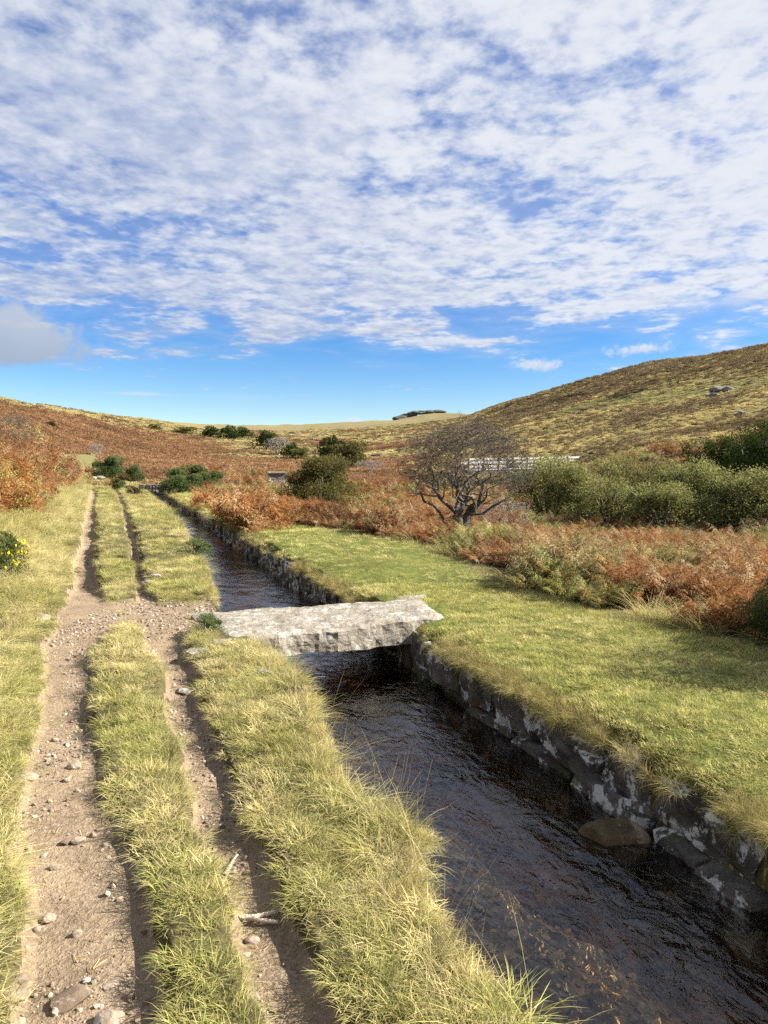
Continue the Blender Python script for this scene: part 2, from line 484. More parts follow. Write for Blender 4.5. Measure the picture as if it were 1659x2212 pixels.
def mat_bed():
    m, T = new_mat('stream_gravel')
    pos = T.n('ShaderNodeNewGeometry').outputs['Position']
    vo = T.n('ShaderNodeTexVoronoi', {'feature': 'F1'}, Vector=T.vm('ADD', pos, T.vm('SCALE', T.n('ShaderNodeTexNoise', Vector=pos, Scale=9.0).outputs['Color'], .06)), Scale=21.0)
    n1 = T.noise(pos, 3.5, 5, .6)
    n2 = T.noise(pos, 30, 4, .65)
    rnd = T.n('ShaderNodeSeparateColor', Color=vo.outputs['Color']).outputs[0]
    c = T.mix(rnd, (.14, .095, .038), (.58, .40, .155))
    c = T.mix(T.ss(n2, .5, .7), c, (.56, .42, .20))
    c = T.mix(T.ss(n1, .46, .64), c, (.07, .05, .028))
    h = T.m('ADD', T.m('MULTIPLY', vo.outputs['Distance'], -.05), T.m('MULTIPLY', n2, .02))
    bmp = T.n('ShaderNodeBump', Strength=1.0, Distance=1.0, Height=h).outputs[0]
    b = T.n('ShaderNodeBsdfPrincipled', Base_Color=c, Roughness=.8, Normal=bmp)
    T.n('ShaderNodeOutputMaterial', Surface=b.outputs[0])
    return m


def mat_water():
    m, T = new_mat('peat_water')
    pos = T.n('ShaderNodeNewGeometry').outputs['Position']
    # frame along the flow
    mp = T.n('ShaderNodeMapping', Vector=pos)
    mp.inputs['Rotation'].default_value = (0, 0, R(-20.35))
    st = T.vm('MULTIPLY', mp.outputs[0], (1.0, .62, 1.0))
    n1 = T.noise(st, 4.0, 3, .5, .8)
    n2 = T.noise(st, 12.0, 4, .55, 1.0)
    n3 = T.noise(st, 36.0, 2, .5, .5)
    h = T.m('ADD', T.m('MULTIPLY', n1, .034), T.m('ADD', T.m('MULTIPLY', n2, .016), T.m('MULTIPLY', n3, .0022)))
    calm = T.ss(T.noise(st, .9, 2, .5, .6), .36, .62, .30, 1.0)
    bmp = T.n('ShaderNodeBump', Strength=1.0, Distance=1.0, Height=T.m('MULTIPLY', h, calm)).outputs[0]
    fr = T.n('ShaderNodeFresnel', IOR=1.52, Normal=bmp).outputs[0]
    gl = T.n('ShaderNodeBsdfGlossy', Color=(.92, .95, 1.0), Roughness=.03, Normal=bmp)
    tr = T.n('ShaderNodeBsdfTransparent', Color=(.97, .97, .97))
    ms = T.n('ShaderNodeMixShader', Fac=fr, i1=tr.outputs[0], i2=gl.outputs[0])
    va = T.n('ShaderNodeVolumeAbsorption', Color=(.74, .50, .14), Density=1.7)      # peat stain, deeper is darker
    T.n('ShaderNodeOutputMaterial', Surface=ms.outputs[0], Volume=va.outputs[0])
    return m


def mat_granite(name, base=(.36, .34, .30), dark=(.10, .095, .085), lichen=(.56, .56, .52), lich=.5, moss=0.0, rust=0.0, scale=1.0, bump=1.0):
    m, T = new_mat(name)
    pos = T.n('ShaderNodeNewGeometry').outputs['Position']
    ps = T.vm('SCALE', pos, scale)
    n1 = T.noise(ps, 5.5, 6, .62, .3)
    n2 = T.noise(ps, 42, 5, .7)
    n3 = T.noise(T.vm('ADD', ps, (31, 7, 3)), 5.2, 6, .66, .6)
    n4 = T.noise(ps, 130, 2, .6)
    c = T.mix(T.ss(n1, .3, .68), dark, base)
    c = T.mix(T.m('MULTIPLY', T.ss(n4, .42, .68), .5), c, tuple(v * .45 for v in dark))
    t = .66 - .22 * lich
    lm = T.ss(T.m('ADD', n3, T.m('MULTIPLY', T.m('SUBTRACT', n2, .5), .26)), t, t + .05)
    c = T.mix(T.m('MULTIPLY', lm, .9), c, T.mix(n2, tuple(v * .72 for v in lichen), lichen))
    if moss:
        mm = T.ss(T.noise(T.vm('ADD', ps, (3, 17, 9)), 4.3, 5, .6), .66 - .2 * moss, .76 - .2 * moss)
        c = T.mix(T.m('MULTIPLY', mm, .75), c, (.055, .065, .018))
    if rust:
        mr = T.ss(T.noise(T.vm('ADD', ps, (13, 5, 19)), 2.6, 4, .55), .62, .72)
        c = T.mix(T.m('MULTIPLY', mr, rust), c, (.10, .028, .018))
    h = T.m('ADD', T.m('MULTIPLY', n2, .012 / scale), T.m('ADD', T.m('MULTIPLY', n1, .02 / scale), T.m('MULTIPLY', n4, .003 / scale)))
    bmp = T.n('ShaderNodeBump', Strength=.9, Distance=bump, Height=h).outputs[0]
    b = T.n('ShaderNodeBsdfPrincipled', Base_Color=c, Roughness=.9, Normal=bmp)
    b.inputs['Specular IOR Level'].default_value = .2
    T.n('ShaderNodeOutputMaterial', Surface=b.outputs[0])
    return m


def leafy(T, col, trans=.35, gloss=0.0):
    dif = T.n('ShaderNodeBsdfDiffuse', Color=col, Roughness=.5)
    tl = T.n('ShaderNodeBsdfTranslucent', Color=col)
    sh = T.n('ShaderNodeMixShader', Fac=trans, i1=dif.outputs[0], i2=tl.outputs[0]).outputs[0]
    if gloss:
        g = T.n('ShaderNodeBsdfGlossy', Color=(1, 1, 1), Roughness=.4)
        sh = T.n('ShaderNodeMixShader', Fac=gloss, i1=sh, i2=g.outputs[0]).outputs[0]
    T.n('ShaderNodeOutputMaterial', Surface=sh)


def mat_tinted(name, trans=.35, gloss=0.0, spread=.75):
    """plants that are scattered: two tints per plant, mixed leaf by leaf"""
    m, T = new_mat(name)
    a = T.n('ShaderNodeAttribute', {'attribute_name': 'tint_a', 'attribute_type': 'INSTANCER'}).outputs['Vector']
    b = T.n('ShaderNodeAttribute', {'attribute_name': 'tint_b', 'attribute_type': 'INSTANCER'}).outputs['Vector']
    v = T.n('ShaderNodeAttribute', {'attribute_name': 'leaf'}).outputs['Vector']
    s = T.n('ShaderNodeSeparateXYZ', Vector=v)
    c = T.mix(s.outputs[0], a, b)
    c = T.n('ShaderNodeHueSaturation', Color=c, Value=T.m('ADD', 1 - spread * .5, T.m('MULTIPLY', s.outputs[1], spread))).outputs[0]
    leafy(T, c, trans, gloss)
    return m


def mat_leaves(name, c1, c2, trans=.3, gloss=0.0):
    """leaves of one shrub; each shrub a little different"""
    m, T = new_mat(name)
    v = T.n('ShaderNodeAttribute', {'attribute_name': 'leaf'}).outputs['Vector']
    s = T.n('ShaderNodeSeparateXYZ', Vector=v)
    rnd = T.n('ShaderNodeObjectInfo').outputs['Random']
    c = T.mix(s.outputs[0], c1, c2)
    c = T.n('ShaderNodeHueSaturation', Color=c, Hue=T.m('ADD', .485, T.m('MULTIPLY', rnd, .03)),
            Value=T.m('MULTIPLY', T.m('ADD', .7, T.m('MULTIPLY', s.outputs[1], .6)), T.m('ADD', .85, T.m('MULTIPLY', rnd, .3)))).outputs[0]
    leafy(T, c, trans, gloss)
    return m


def mat_bark(name, c1, c2, scale=18):
    m, T = new_mat(name)
    pos = T.n('ShaderNodeNewGeometry').outputs['Position']
    n = T.noise(pos, scale, 5, .65)
    c = T.mix(T.ss(n, .35, .68), c1, c2)
    bmp = T.n('ShaderNodeBump', Strength=.8, Distance=.03, Height=n).outputs[0]
    b = T.n('ShaderNodeBsdfPrincipled', Base_Color=c, Roughness=.9, Normal=bmp)
    T.n('ShaderNodeOutputMaterial', Surface=b.outputs[0])
    return m


M = dict(
    ground=mat_ground(), dirt=mat_dirt(), bed=mat_bed(), water=mat_water(),
    slab=mat_granite('pale_granite', (.31, .285, .24), (.185, .16, .125), (.40, .39, .355), .5, bump=1.6),
    wall=mat_granite('lichen_granite', (.15, .135, .12), (.04, .036, .03), (.62, .63, .60), .58, moss=.6, rust=.7),
    boulder=mat_granite('wet_granite', (.15, .105, .058), (.055, .038, .02), (.24, .20, .14), .25),
    stone=mat_granite('path_stone', (.33, .27, .21), (.20, .155, .115), (.42, .38, .32), .35, scale=3),
    darkstone=mat_granite('brown_stone', (.19, .14, .10), (.11, .08, .058), (.27, .23, .18), .25, scale=3),
    rock=mat_granite('moor_rock', (.20, .19, .175), (.085, .08, .07), (.32, .32, .30), .4, scale=.5),
    torrock=mat_granite('tor_granite', (.115, .115, .095), (.05, .055, .04), (.18, .185, .16), .35, scale=.1),
    grass=mat_tinted('grass_blades', .28, 0.0, .95),
    bracken=mat_tinted('bracken_fronds', .30, 0.0),
    clump=mat_tinted('moor_plants', .25, 0.0, .9),
    pebble=mat_tinted('pebbles', 0.0, 0.0, .6),
    willow=mat_leaves('willow_leaves', (.075, .085, .028), (.285, .275, .105), .30),
    olive=mat_leaves('olive_leaves', (.075, .082, .026), (.165, .150, .055), .3),
    gorse=mat_leaves('gorse_spines', (.050, .078, .026), (.145, .175, .066), .25),
    darkleaf=mat_leaves('dark_leaves', (.018, .032, .010), (.055, .075, .022), .25),
    heather=mat_leaves('heather_sprigs', (.050, .030, .026), (.12, .070, .050), .1),
    brownleaf=mat_leaves('withered_leaves', (.09, .05, .032), (.17, .095, .055), .25),
    rustleaf=mat_leaves('rust_fronds', (.26, .095, .022), (.46, .205, .055), .35),
    flower=mat_leaves('yellow_flowers', (.62, .42, .01), (.75, .55, .03), .2),
    bark=mat_bark('hawthorn_bark', (.040, .034, .028), (.15, .135, .115)),
    twig=mat_bark('twig_bark', (.046, .036, .026), (.125, .104, .080), 6),
    greytwig=mat_bark('grey_twigs', (.16, .145, .13), (.28, .26, .24), 6),
    timber=mat_bark('weathered_timber', (.34, .335, .32), (.50, .49, .475), 3),
    stick=mat_bark('dry_stick', (.36, .29, .21), (.55, .47, .37), 30),
)


# ------------------------------------------------------------------ objects
def tag(o, label=None, cat=None, group=None, kind=None):
    for k, v in (('label', label), ('category', cat), ('group', group), ('kind', kind)):
        if v:
            o[k] = v
    return o


def link(name, me, mat=None, parent=None):
    o = bpy.data.objects.new(name, me)
    COL.objects.link(o)
    if mat and not me.materials:
        me.materials.append(mat)
    if parent:
        o.parent = parent
    return o


def empty(name, loc, rz=0):
    o = bpy.data.objects.new(name, None)
    COL.objects.link(o)
    o.location = loc
    o.rotation_euler = (0, 0, rz)
    return o


def np_mesh(name, V, Fc, leaf=None, smooth=False):
    """V (n,3), Fc (m,3 or 4)"""
    V = np.asarray(V, np.float32)
    Fc = np.asarray(Fc, np.int32)
    me = bpy.data.meshes.new(name)
    k = Fc.shape[1]
    me.vertices.add(len(V))
    me.vertices.foreach_set('co', V.ravel())
    me.loops.add(Fc.size)
    me.loops.foreach_set('vertex_index', Fc.ravel())
    me.polygons.add(len(Fc))
    me.polygons.foreach_set('loop_start', np.arange(0, Fc.size, k, dtype=np.int32))
    me.polygons.foreach_set('loop_total', np.full(len(Fc), k, np.int32))
    me.polygons.foreach_set('use_smooth', np.full(len(Fc), smooth))
    me.update()
    if leaf is not None:
        a = me.attributes.new('leaf', 'FLOAT_VECTOR', 'POINT')
        L = np.zeros((len(V), 3), np.float32)
        L[:, :2] = leaf
        a.data.foreach_set('vector', L.ravel())
    return me


def gz(x, y):
    return float(height(np.array([float(x)]), np.array([float(y)]))[0])


def at_px(px, r, z=None):
    az = math.atan((px - CX) / F)
    x, y = r * math.sin(az), r * math.cos(az)
    return x, y, gz(x, y) if z is None else z


# ---- the ground: one sheet on a polar grid, cut by what it is made of
def build_ground():
    fine = np.arange(-41, 41.001, .145)
    a_all = np.concatenate([np.arange(-180, -41, 4.5), fine, np.arange(45, 180, 4.5)])
    az = np.radians(a_all)
    rr = [0.25]
    while rr[-1] < 9000:
        r = rr[-1]
        rr.append(r * (1.0115 if r < 60 else 1.016 if r < 500 else 1.04))
    rr = np.array(rr)
    A, Rr = np.meshgrid(az, rr)
    x, y = (np.sin(A) * Rr).ravel(), (np.cos(A) * Rr).ravel()
    z = height(x, y)
    nr, na = Rr.shape
    W = cover(x, y, z)
    col = W @ np.stack([GREEN, STRAW, RUST, HEATH]) * .62
    q = x - xr(y)
    soil = (1 - sm(np.hypot(x, y), 14, 40))[:, None]
    col = col * (1 - soil) + np.array([.070, .060, .028]) * soil
    lawn = sm(q, 0, .1) * (1 - sm(q - ed(E_LAWN, np.clip(y, 0, 60)), -.15, .1)) * (1 - sm(y, 24, 44))
    col = col * (1 - lawn[:, None]) + LAWN * .45 * lawn[:, None]
    i = np.arange(nr - 1)[:, None] * na + np.arange(na)[None, :]
    j = np.arange(nr - 1)[:, None] * na + (np.arange(na)[None, :] + 1) % na
    Fc = np.stack([i, j, j + na, i + na], -1).reshape(-1, 4)[:, ::-1]
    V = np.stack([x, y, z], 1)
    cen = V[Fc].mean(1)
    rut, cross = rut_mask(cen[:, 0], cen[:, 1])
    r = np.hypot(cen[:, 0], cen[:, 1])
    azc = np.arctan2(cen[:, 0], cen[:, 1])
    bed = (cen[:, 2] < -.30) & (r < 60) & in_leat(cen[:, 0], cen[:, 1])
    path = (np.maximum(rut, cross) > .5) & ~bed & (cen[:, 1] > -30)
    px, py = project(cen[:, 0], cen[:, 1], cen[:, 2])
    hl = (r > 75) & (azc < R(-14))
    hr = (r > 75) & (azc > R(5))
    moor = (r > 75) & ~hl & ~hr
    groups = [('path', path, M['dirt'], 'two bare earth ruts of the footpath'), ('stream_bed', bed, M['bed'], 'amber gravel bed of the watercourse'),
              ('hill_left', hl, M['ground'], 'rust coloured bracken hillside beyond the path'), ('hill_right', hr, M['ground'], 'brown and green moorland hillside behind the willows'),
              ('moor', moor, M['ground'], 'straw coloured moor on the skyline up the valley'),
              ('ground', ~(path | bed | hl | hr | moor), M['ground'], 'grassy banks and bracken ground along the watercourse')]
    for name, mk, mat, lab in groups:
        f = Fc[mk]
        u, inv = np.unique(f, return_inverse=True)
        me = np_mesh(name, V[u], inv.reshape(f.shape), smooth=True)
        at = me.attributes.new('col', 'FLOAT_COLOR', 'POINT')
        at.data.foreach_set('color', np.hstack([col[u], np.ones((len(u), 1))]).astype(np.float32).ravel())
        tag(link(name, me, mat), lab, kind='structure')


build_ground()


def build_water():
    ys = np.concatenate([np.linspace(-3, 12, 120), np.linspace(12.3, LEAT_END + .1, 70)])
    us = np.linspace(0, 1, 12)
    V = []
    for y in ys:
        l = float(ed(E_LEFT, np.clip(y, 0, 60))) - .08
        for u in us:
            V.append((xr(y) + l + (0.07 - l) * u, y, WATER_Z))
    n, k = len(us), len(us) * len(ys)
    V += [(x, y, -1.7) for x, y, z in V]                # closed body of water, its floor under the bed
    Fc = [(i * n + j, i * n + j + 1, (i + 1) * n + j + 1, (i + 1) * n + j) for i in range(len(ys) - 1) for j in range(n - 1)]
    Fc += [tuple(k + v for v in reversed(f)) for f in Fc]
    rim = [i * n for i in range(len(ys) - 1, 0, -1)] + list(range(n)) [:-1] + [i * n + n - 1 for i in range(len(ys) - 1)] + [(len(ys) - 1) * n + j for j in range(n - 1, 0, -1)]
    Fc += [(p_, p_ + k, q_ + k, q_) for p_, q_ in zip(rim, rim[1:] + rim[:1])]
    tag(link('water', np_mesh('water', V, Fc, smooth=True), M['water']), 'dark rippled peat water flowing in the channel', kind='structure')


build_water()


# ------------------------------------------------------------------ stones
def rock_mesh(name, seed, dims, sub=3, cuts=7, rough=.06, flat=.0):
    rs = np.random.default_rng(seed)
    bm = bmesh.new()
    bmesh.ops.create_icosphere(bm, subdivisions=sub, radius=1.0)
    V = np.array([v.co[:] for v in bm.verts])
    Fc = np.array([[v.index for v in f.verts] for f in bm.faces])
    bm.free()
    for _ in range(cuts):
        n = rs.normal(size=3)
        n /= np.linalg.norm(n)
        dcut = rs.uniform(.55, .85)
        s = V @ n
        V = V - np.maximum(s - dcut, 0)[:, None] * n * .92
    nn = fbm(V[:, 0] * 3 + V[:, 2] * 2.1 + seed, V[:, 1] * 3 - V[:, 2] * 1.7, seed, 3) - .5
    V = V * (1 + nn[:, None] * rough * 4)
    V /= np.abs(V).max(0)
    V = V * np.array(dims) * .5
    return np_mesh(name, V, Fc, smooth=False)


def slab_mesh():
    """granite slab: boxed grid bent onto its four corners, rough split faces"""
    A, B, C, D = (np.array(p) for p in ((-1.44, 6.42), (.64, 7.46), (.46, 8.52), (-2.06, 7.58)))
    bm = bmesh.new()
    bmesh.ops.create_cube(bm, size=1.0)
    bmesh.ops.subdivide_edges(bm, edges=bm.edges[:], cuts=1, use_grid_fill=True)
    for _ in range(5):
        bmesh.ops.subdivide_edges(bm, edges=bm.edges[:], cuts=1, use_grid_fill=True)
    V = np.array([v.co[:] for v in bm.verts]) + .5
    Fc = np.array([[v.index for v in f.verts] for f in bm.faces])
    bm.free()
    u, v, w = V[:, 0], V[:, 1], V[:, 2]
    xy = (A[None] * ((1 - u) * (1 - v))[:, None] + B[None] * (u * (1 - v))[:, None] + C[None] * (u * v)[:, None] + D[None] * ((1 - u) * v)[:, None])
    thick = .225 + .035 * u
    z = .045 - thick * (1 - w)
    cu, cv = (u - .5) * 2, (v - .5) * 2
    # outline wobble, pushes along the sides
    ew = (fbm(xy[:, 0] * 2.2, xy[:, 1] * 2.2, 111, 4) - .5)
    ew2 = (fbm(xy[:, 0] * 10 + xy[:, 1] * 4, z * 6 + xy[:, 1] * 3, 113, 4, .6) - .5)
    wob = ew * .15 + ew2 * .055
    side = np.maximum(np.abs(cu) ** 8, np.abs(cv) ** 8)
    nrm = np.stack([cu * np.abs(cu) ** 6 * .9 - cv * .0, cv * np.abs(cv) ** 6], 1)
    al = (B - A) / np.linalg.norm(B - A)
    ac = np.array([-al[1], al[0]])
    xy = xy + (nrm[:, :1] * al + nrm[:, 1:] * ac) * wob[:, None]
    # worn rounding at top edges, broken corner at the far right
    rnd = np.maximum(np.abs(cu), np.abs(cv))
    z = z - (w > .5) * np.maximum(rnd - .93, 0) * .45
    z = z + (w > .6) * ((fbm(xy[:, 0] * 3, xy[:, 1] * 3, 121, 4) - .5) * .05 + (fbm(xy[:, 0] * 16, xy[:, 1] * 16, 123, 3) - .5) * .030)
    z = z + (1 - w) * ((fbm(xy[:, 0] * 3, xy[:, 1] * 3, 131, 3) - .5) * .045)
    return np_mesh('slab', np.stack([xy[:, 0], xy[:, 1], z], 1), Fc, smooth=False)


sl = link('granite_slab', slab_mesh(), M['slab'])
tag(sl, 'long pale granite slab laid across the water as a footbridge', 'stone bridge')
o = link('granite_block', rock_mesh('granite_block', 5, (.62, .40, .22), 4, 9, .05), M['slab'])
o.location = (.34, 8.62, -.065)
o.rotation_euler = (0, 0, R(20))
tag(o, 'small pale granite block behind the right end of the slab', 'stone')


def build_wall():
    root = empty('stone_wall', (xr(3.3), 3.3, WATER_Z))
    tag(root, 'dark lichen spotted granite wall lining the right side of the water', 'wall')
    d = Vector((-.371, 1, 0)).normalized()
    ang = math.atan2(d.y, d.x)
    variants = []
    rs = np.random.default_rng(77)
    for k in range(12):
        bm = bmesh.new()
        bmesh.ops.create_cube(bm, size=1.0)
        bmesh.ops.subdivide_edges(bm, edges=bm.edges[:], cuts=3, use_grid_fill=True)
        V = np.array([v.co[:] for v in bm.verts])
        Fc = np.array([[v.index for v in f.verts] for f in bm.faces])
        bm.free()
        rad = np.sqrt((V ** 2).sum(1))
        V = V * (1 - .34 * np.maximum(rad - .50, 0))[:, None] + rs.normal(0, .034, V.shape)
        variants.append(np_mesh('stone', V, Fc, smooth=False))
        variants[-1].materials.append(M['wall'])
    inv = Matrix.Translation(root.location).inverted()
    for course, (z0, h, s0) in enumerate(((-.80, .40, -1.4), (-.42, .30, -1.15))):
        s = s0
        while True:
            ln = rs.uniform(.34, .80) * (1 if s < 18 else 1.35)
            p = Vector((xr(0), 0, 0)) + d * (s + ln / 2)
            if p.y > LEAT_END - .2:
                break
            o = link('stone', variants[rs.integers(12)], None, root)
            hh = h + rs.uniform(-.02, .05)
            n = Vector((-d.y, d.x, 0))                        # towards the water
            c = p + n * (-.13 + rs.uniform(-.06, .045) - .04 * course) + Vector((0, 0, z0 + hh / 2))
            o.matrix_parent_inverse = inv
            o.location = c
            o.rotation_euler = (rs.uniform(-.05, .05), rs.uniform(-.06, .06), ang + rs.uniform(-.05, .05))
            o.scale = (ln * .94, .36, hh * .99)
            s += ln * .985
    # wall across the far end where the water turns away
    er = empty('end_wall', (xr(LEAT_END) - .6, LEAT_END, WATER_Z))
    tag(er, 'pale stone wall at the far end of the straight water', 'wall')
    inv = Matrix.Translation(er.location).inverted()
    for ci in range(3):
        s = -1.6
        while s < .3:
            ln = rs.uniform(.35, .6)
            o = link('stone', variants[rs.integers(12)].copy(), None, er)
            o.data.materials.clear()
            o.data.materials.append(M['rock'])
            o.matrix_parent_inverse = inv
            o.location = (xr(LEAT_END) + s + ln / 2, LEAT_END + .05 + rs.uniform(-.04, .04), -.6 + ci * .33 + .16)
            o.scale = (ln * .97, .4, .33)
            o.rotation_euler = (0, 0, rs.uniform(-.06, .06))
            s += ln


build_wall()
bo = link('boulder', rock_mesh('boulder', 19, (.42, .27, .25), 4, 6, .04), M['boulder'])
bo.location = (1.30, 3.93, -.50)
bo.rotation_euler = (.1, .06, R(-12))
tag(bo, 'brown wet boulder breaking the surface beside the wall', 'boulder')

for (px, py, w, h, rot, mat, nm, lab) in [
    (102, 1986, .062, .6, .3, 'stone', 'stone', 'pale egg shaped stone amid the gravel scatter on the wide rut'),
    (168, 2015, .040, .8, .9, 'stone', 'stone', 'small white stone alone in the bare middle of the wide rut'),
    (79, 2008, .040, .7, .2, 'stone', 'stone', 'small round stone just below the egg shaped stone in the gravel'),
    (43, 2109, .052, .6, .5, 'stone', 'stone', 'pale angular stone near the bottom left corner of the path'),
    (154, 2153, .13, .42, .8, 'darkstone', 'embedded_stone', 'big brown stone sunk in the rut near the bottom of the picture'),
    (29, 2149, .10, .4, .1, 'stone', 'stone', 'flat tan stone at the bottom left edge of the path'),
    (233, 2205, .10, .5, .4, 'stone', 'stone', 'pale stone cut off by the bottom edge of the picture'),
    (283, 2151, .034, .9, 1.2, 'darkstone', 'stone', 'small grey stone against the foot of the middle grass strip'),
    (118, 1872, .045, .7, .4, 'stone', 'stone', 'pointed pale stone on the wide rut above the gravel scatter'),
    (171, 1815, .075, .45, .2, 'stone', 'stone', 'flat pale stone in the rut with a darker stone touching it'),
    (146, 1817, .060, .55, .9, 'darkstone', 'stone', 'dark rounded stone touching a flat pale one in the rut'),
    (200, 1805, .035, .9, .1, 'stone', 'stone', 'small upright white stone between flat stone and grass strip'),
    (517, 1953, .030, .9, .6, 'stone', 'stone', 'lone small stone on the narrow rut above the forked stick'),
    (546, 2030, .060, .5, .5, 'stone', 'stone', 'pale broken stone just under the forked stick'),
    (240, 2122, .060, .3, 1.0, 'stone', 'embedded_stone', 'tan stone level with the earth left of the middle grass strip'),
    (160, 1655, .085, .55, .3, 'stone', 'stone', 'tan stone with a dark shadow in the middle of the wide rut'),
    (118, 1598, .050, .7, .3, 'stone', 'stone', 'pale lump of stone high up in the wide rut'),
    (191, 1607, .040, .8, .8, 'stone', 'stone', 'small stone close to the grass strip high in the wide rut'),
    (62, 1677, .10, .45, .2, 'stone', 'stone', 'pale stone at the edge of the long grass left of the rut'),
    (146, 1677, .050, .7, .7, 'stone', 'stone', 'whitish stone below the tan stone in the wide rut'),
    (88, 1334, .20, .35, .1, 'stone', 'stone', 'flat pale stone in the left verge level with the slab'),
    (394, 1495, .15, .4, -.9, 'slab', 'embedded_stone', 'long tilted stone sticking out of the bank into the narrow rut'),
    (430, 1398, .22, .2, .15, 'slab', 'embedded_stone', 'low white stone sunk in turf at the left foot of the slab'),
    (478, 1384, .20, .2, .4, 'slab', 'embedded_stone', 'white stone sunk in turf touching the left end of the slab'),
    (568, 1456, .10, .5, .2, 'slab', 'stone', 'small white stone in the grass between rut and water'),
    (170, 1236, .20, .6, .5, 'darkstone', 'stone', 'brown stone at the left side of the rut past the slab'),
    (318, 1262, .22, .5, .5, 'stone', 'stone', 'tan stones at the end of the narrow rut past the slab'),
    (337, 1246, .16, .5, .5, 'slab', 'stone', 'white stone in the grass strip past the slab'),
]:
    x, y = unproject(px, py, -.05)
    x, y = unproject(px, py, gz(x, y) + .01)
    me = rock_mesh(nm, int(px * 7 + py), (w, w * .75, w * h), 2 if w < .09 else 3, 8, .05)
    o = link(nm, me, M[mat])
    o.location = (x, y, gz(x, y) + w * h * (.08 if nm == 'embedded_stone' else .26))
    o.rotation_euler = (0, 0, rot)
    tag(o, lab, 'stone')

# pale stones on the path far off, and the little pier in the bracken
root = empty('stone_pile', (0, 0, 0))
root.location = at_px(203, 59)
for k, (dx, dy, w) in enumerate(((-.45, 0, .75), (.3, .2, .9), (.75, -.25, .5), (.1, -.4, .6))):
    o = link('stone', rock_mesh('stone', 200 + k, (w, w * .8, w * .5), 2, 8, .05), M['slab'], root)
    o.location = (dx, dy, .12)
tag(root, 'heap of pale stones beside the path at its far crest', 'stones')


# ------------------------------------------------------------------ tubes and trees
class Tubes:
    def __init__(s):
        s.V, s.F, s.n = [], [], 0

    def add(s, pts, rad, sides=4):
        pts = [Vector(p) for p in pts]
        k = len(pts)
        ref = Vector((.31, .87, .39))
        for i, p in enumerate(pts):
            t = (pts[min(i + 1, k - 1)] - pts[max(i - 1, 0)])
            t = t.normalized() if t.length > 1e-9 else Vector((0, 0, 1))
            a = t.cross(ref)
            a = a.normalized() if a.length > 1e-4 else t.orthogonal().normalized()
            b = t.cross(a)
            for j in range(sides):
                an = 2 * math.pi * j / sides
                s.V.append(p + (a * math.cos(an) + b * math.sin(an)) * rad[i])
        for i in range(k - 1):
            for j in range(sides):
                j2 = (j + 1) % sides
                s.F.append((s.n + i * sides + j, s.n + i * sides + j2, s.n + (i + 1) * sides + j2, s.n + (i + 1) * sides + j))
        s.n += k * sides

    def mesh(s, name, mat, smooth=True):
        me = np_mesh(name, [v[:] for v in s.V], s.F, smooth=smooth)
        me.materials.append(mat)
        return me


def leaf_mesh(name, P_, size, mat, seed=0, flat=.5, aspect=.55, mixval=None):
    """a leaf (two triangles) at each point"""
    rs = np.random.default_rng(seed)
    n = len(P_)
    d = rs.normal(size=(n, 3))
    d /= np.linalg.norm(d, axis=1, keepdims=True)
    u = np.cross(d, rs.normal(size=(n, 3)))
    u /= np.linalg.norm(u, axis=1, keepdims=True) + 1e-9
    sz = (size * rs.uniform(.6, 1.35, n))[:, None]
    a, b = d * sz, u * sz * aspect
    V = np.stack([P_ - a, P_ + b, P_ + a, P_ - b], 1).reshape(-1, 3)
    Fc = np.arange(4 * n).reshape(-1, 4)
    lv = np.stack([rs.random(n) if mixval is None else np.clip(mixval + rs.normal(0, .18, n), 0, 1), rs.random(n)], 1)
    me = np_mesh(name, V, Fc, np.repeat(lv, 4, 0))
    me.materials.append(mat)
    return me


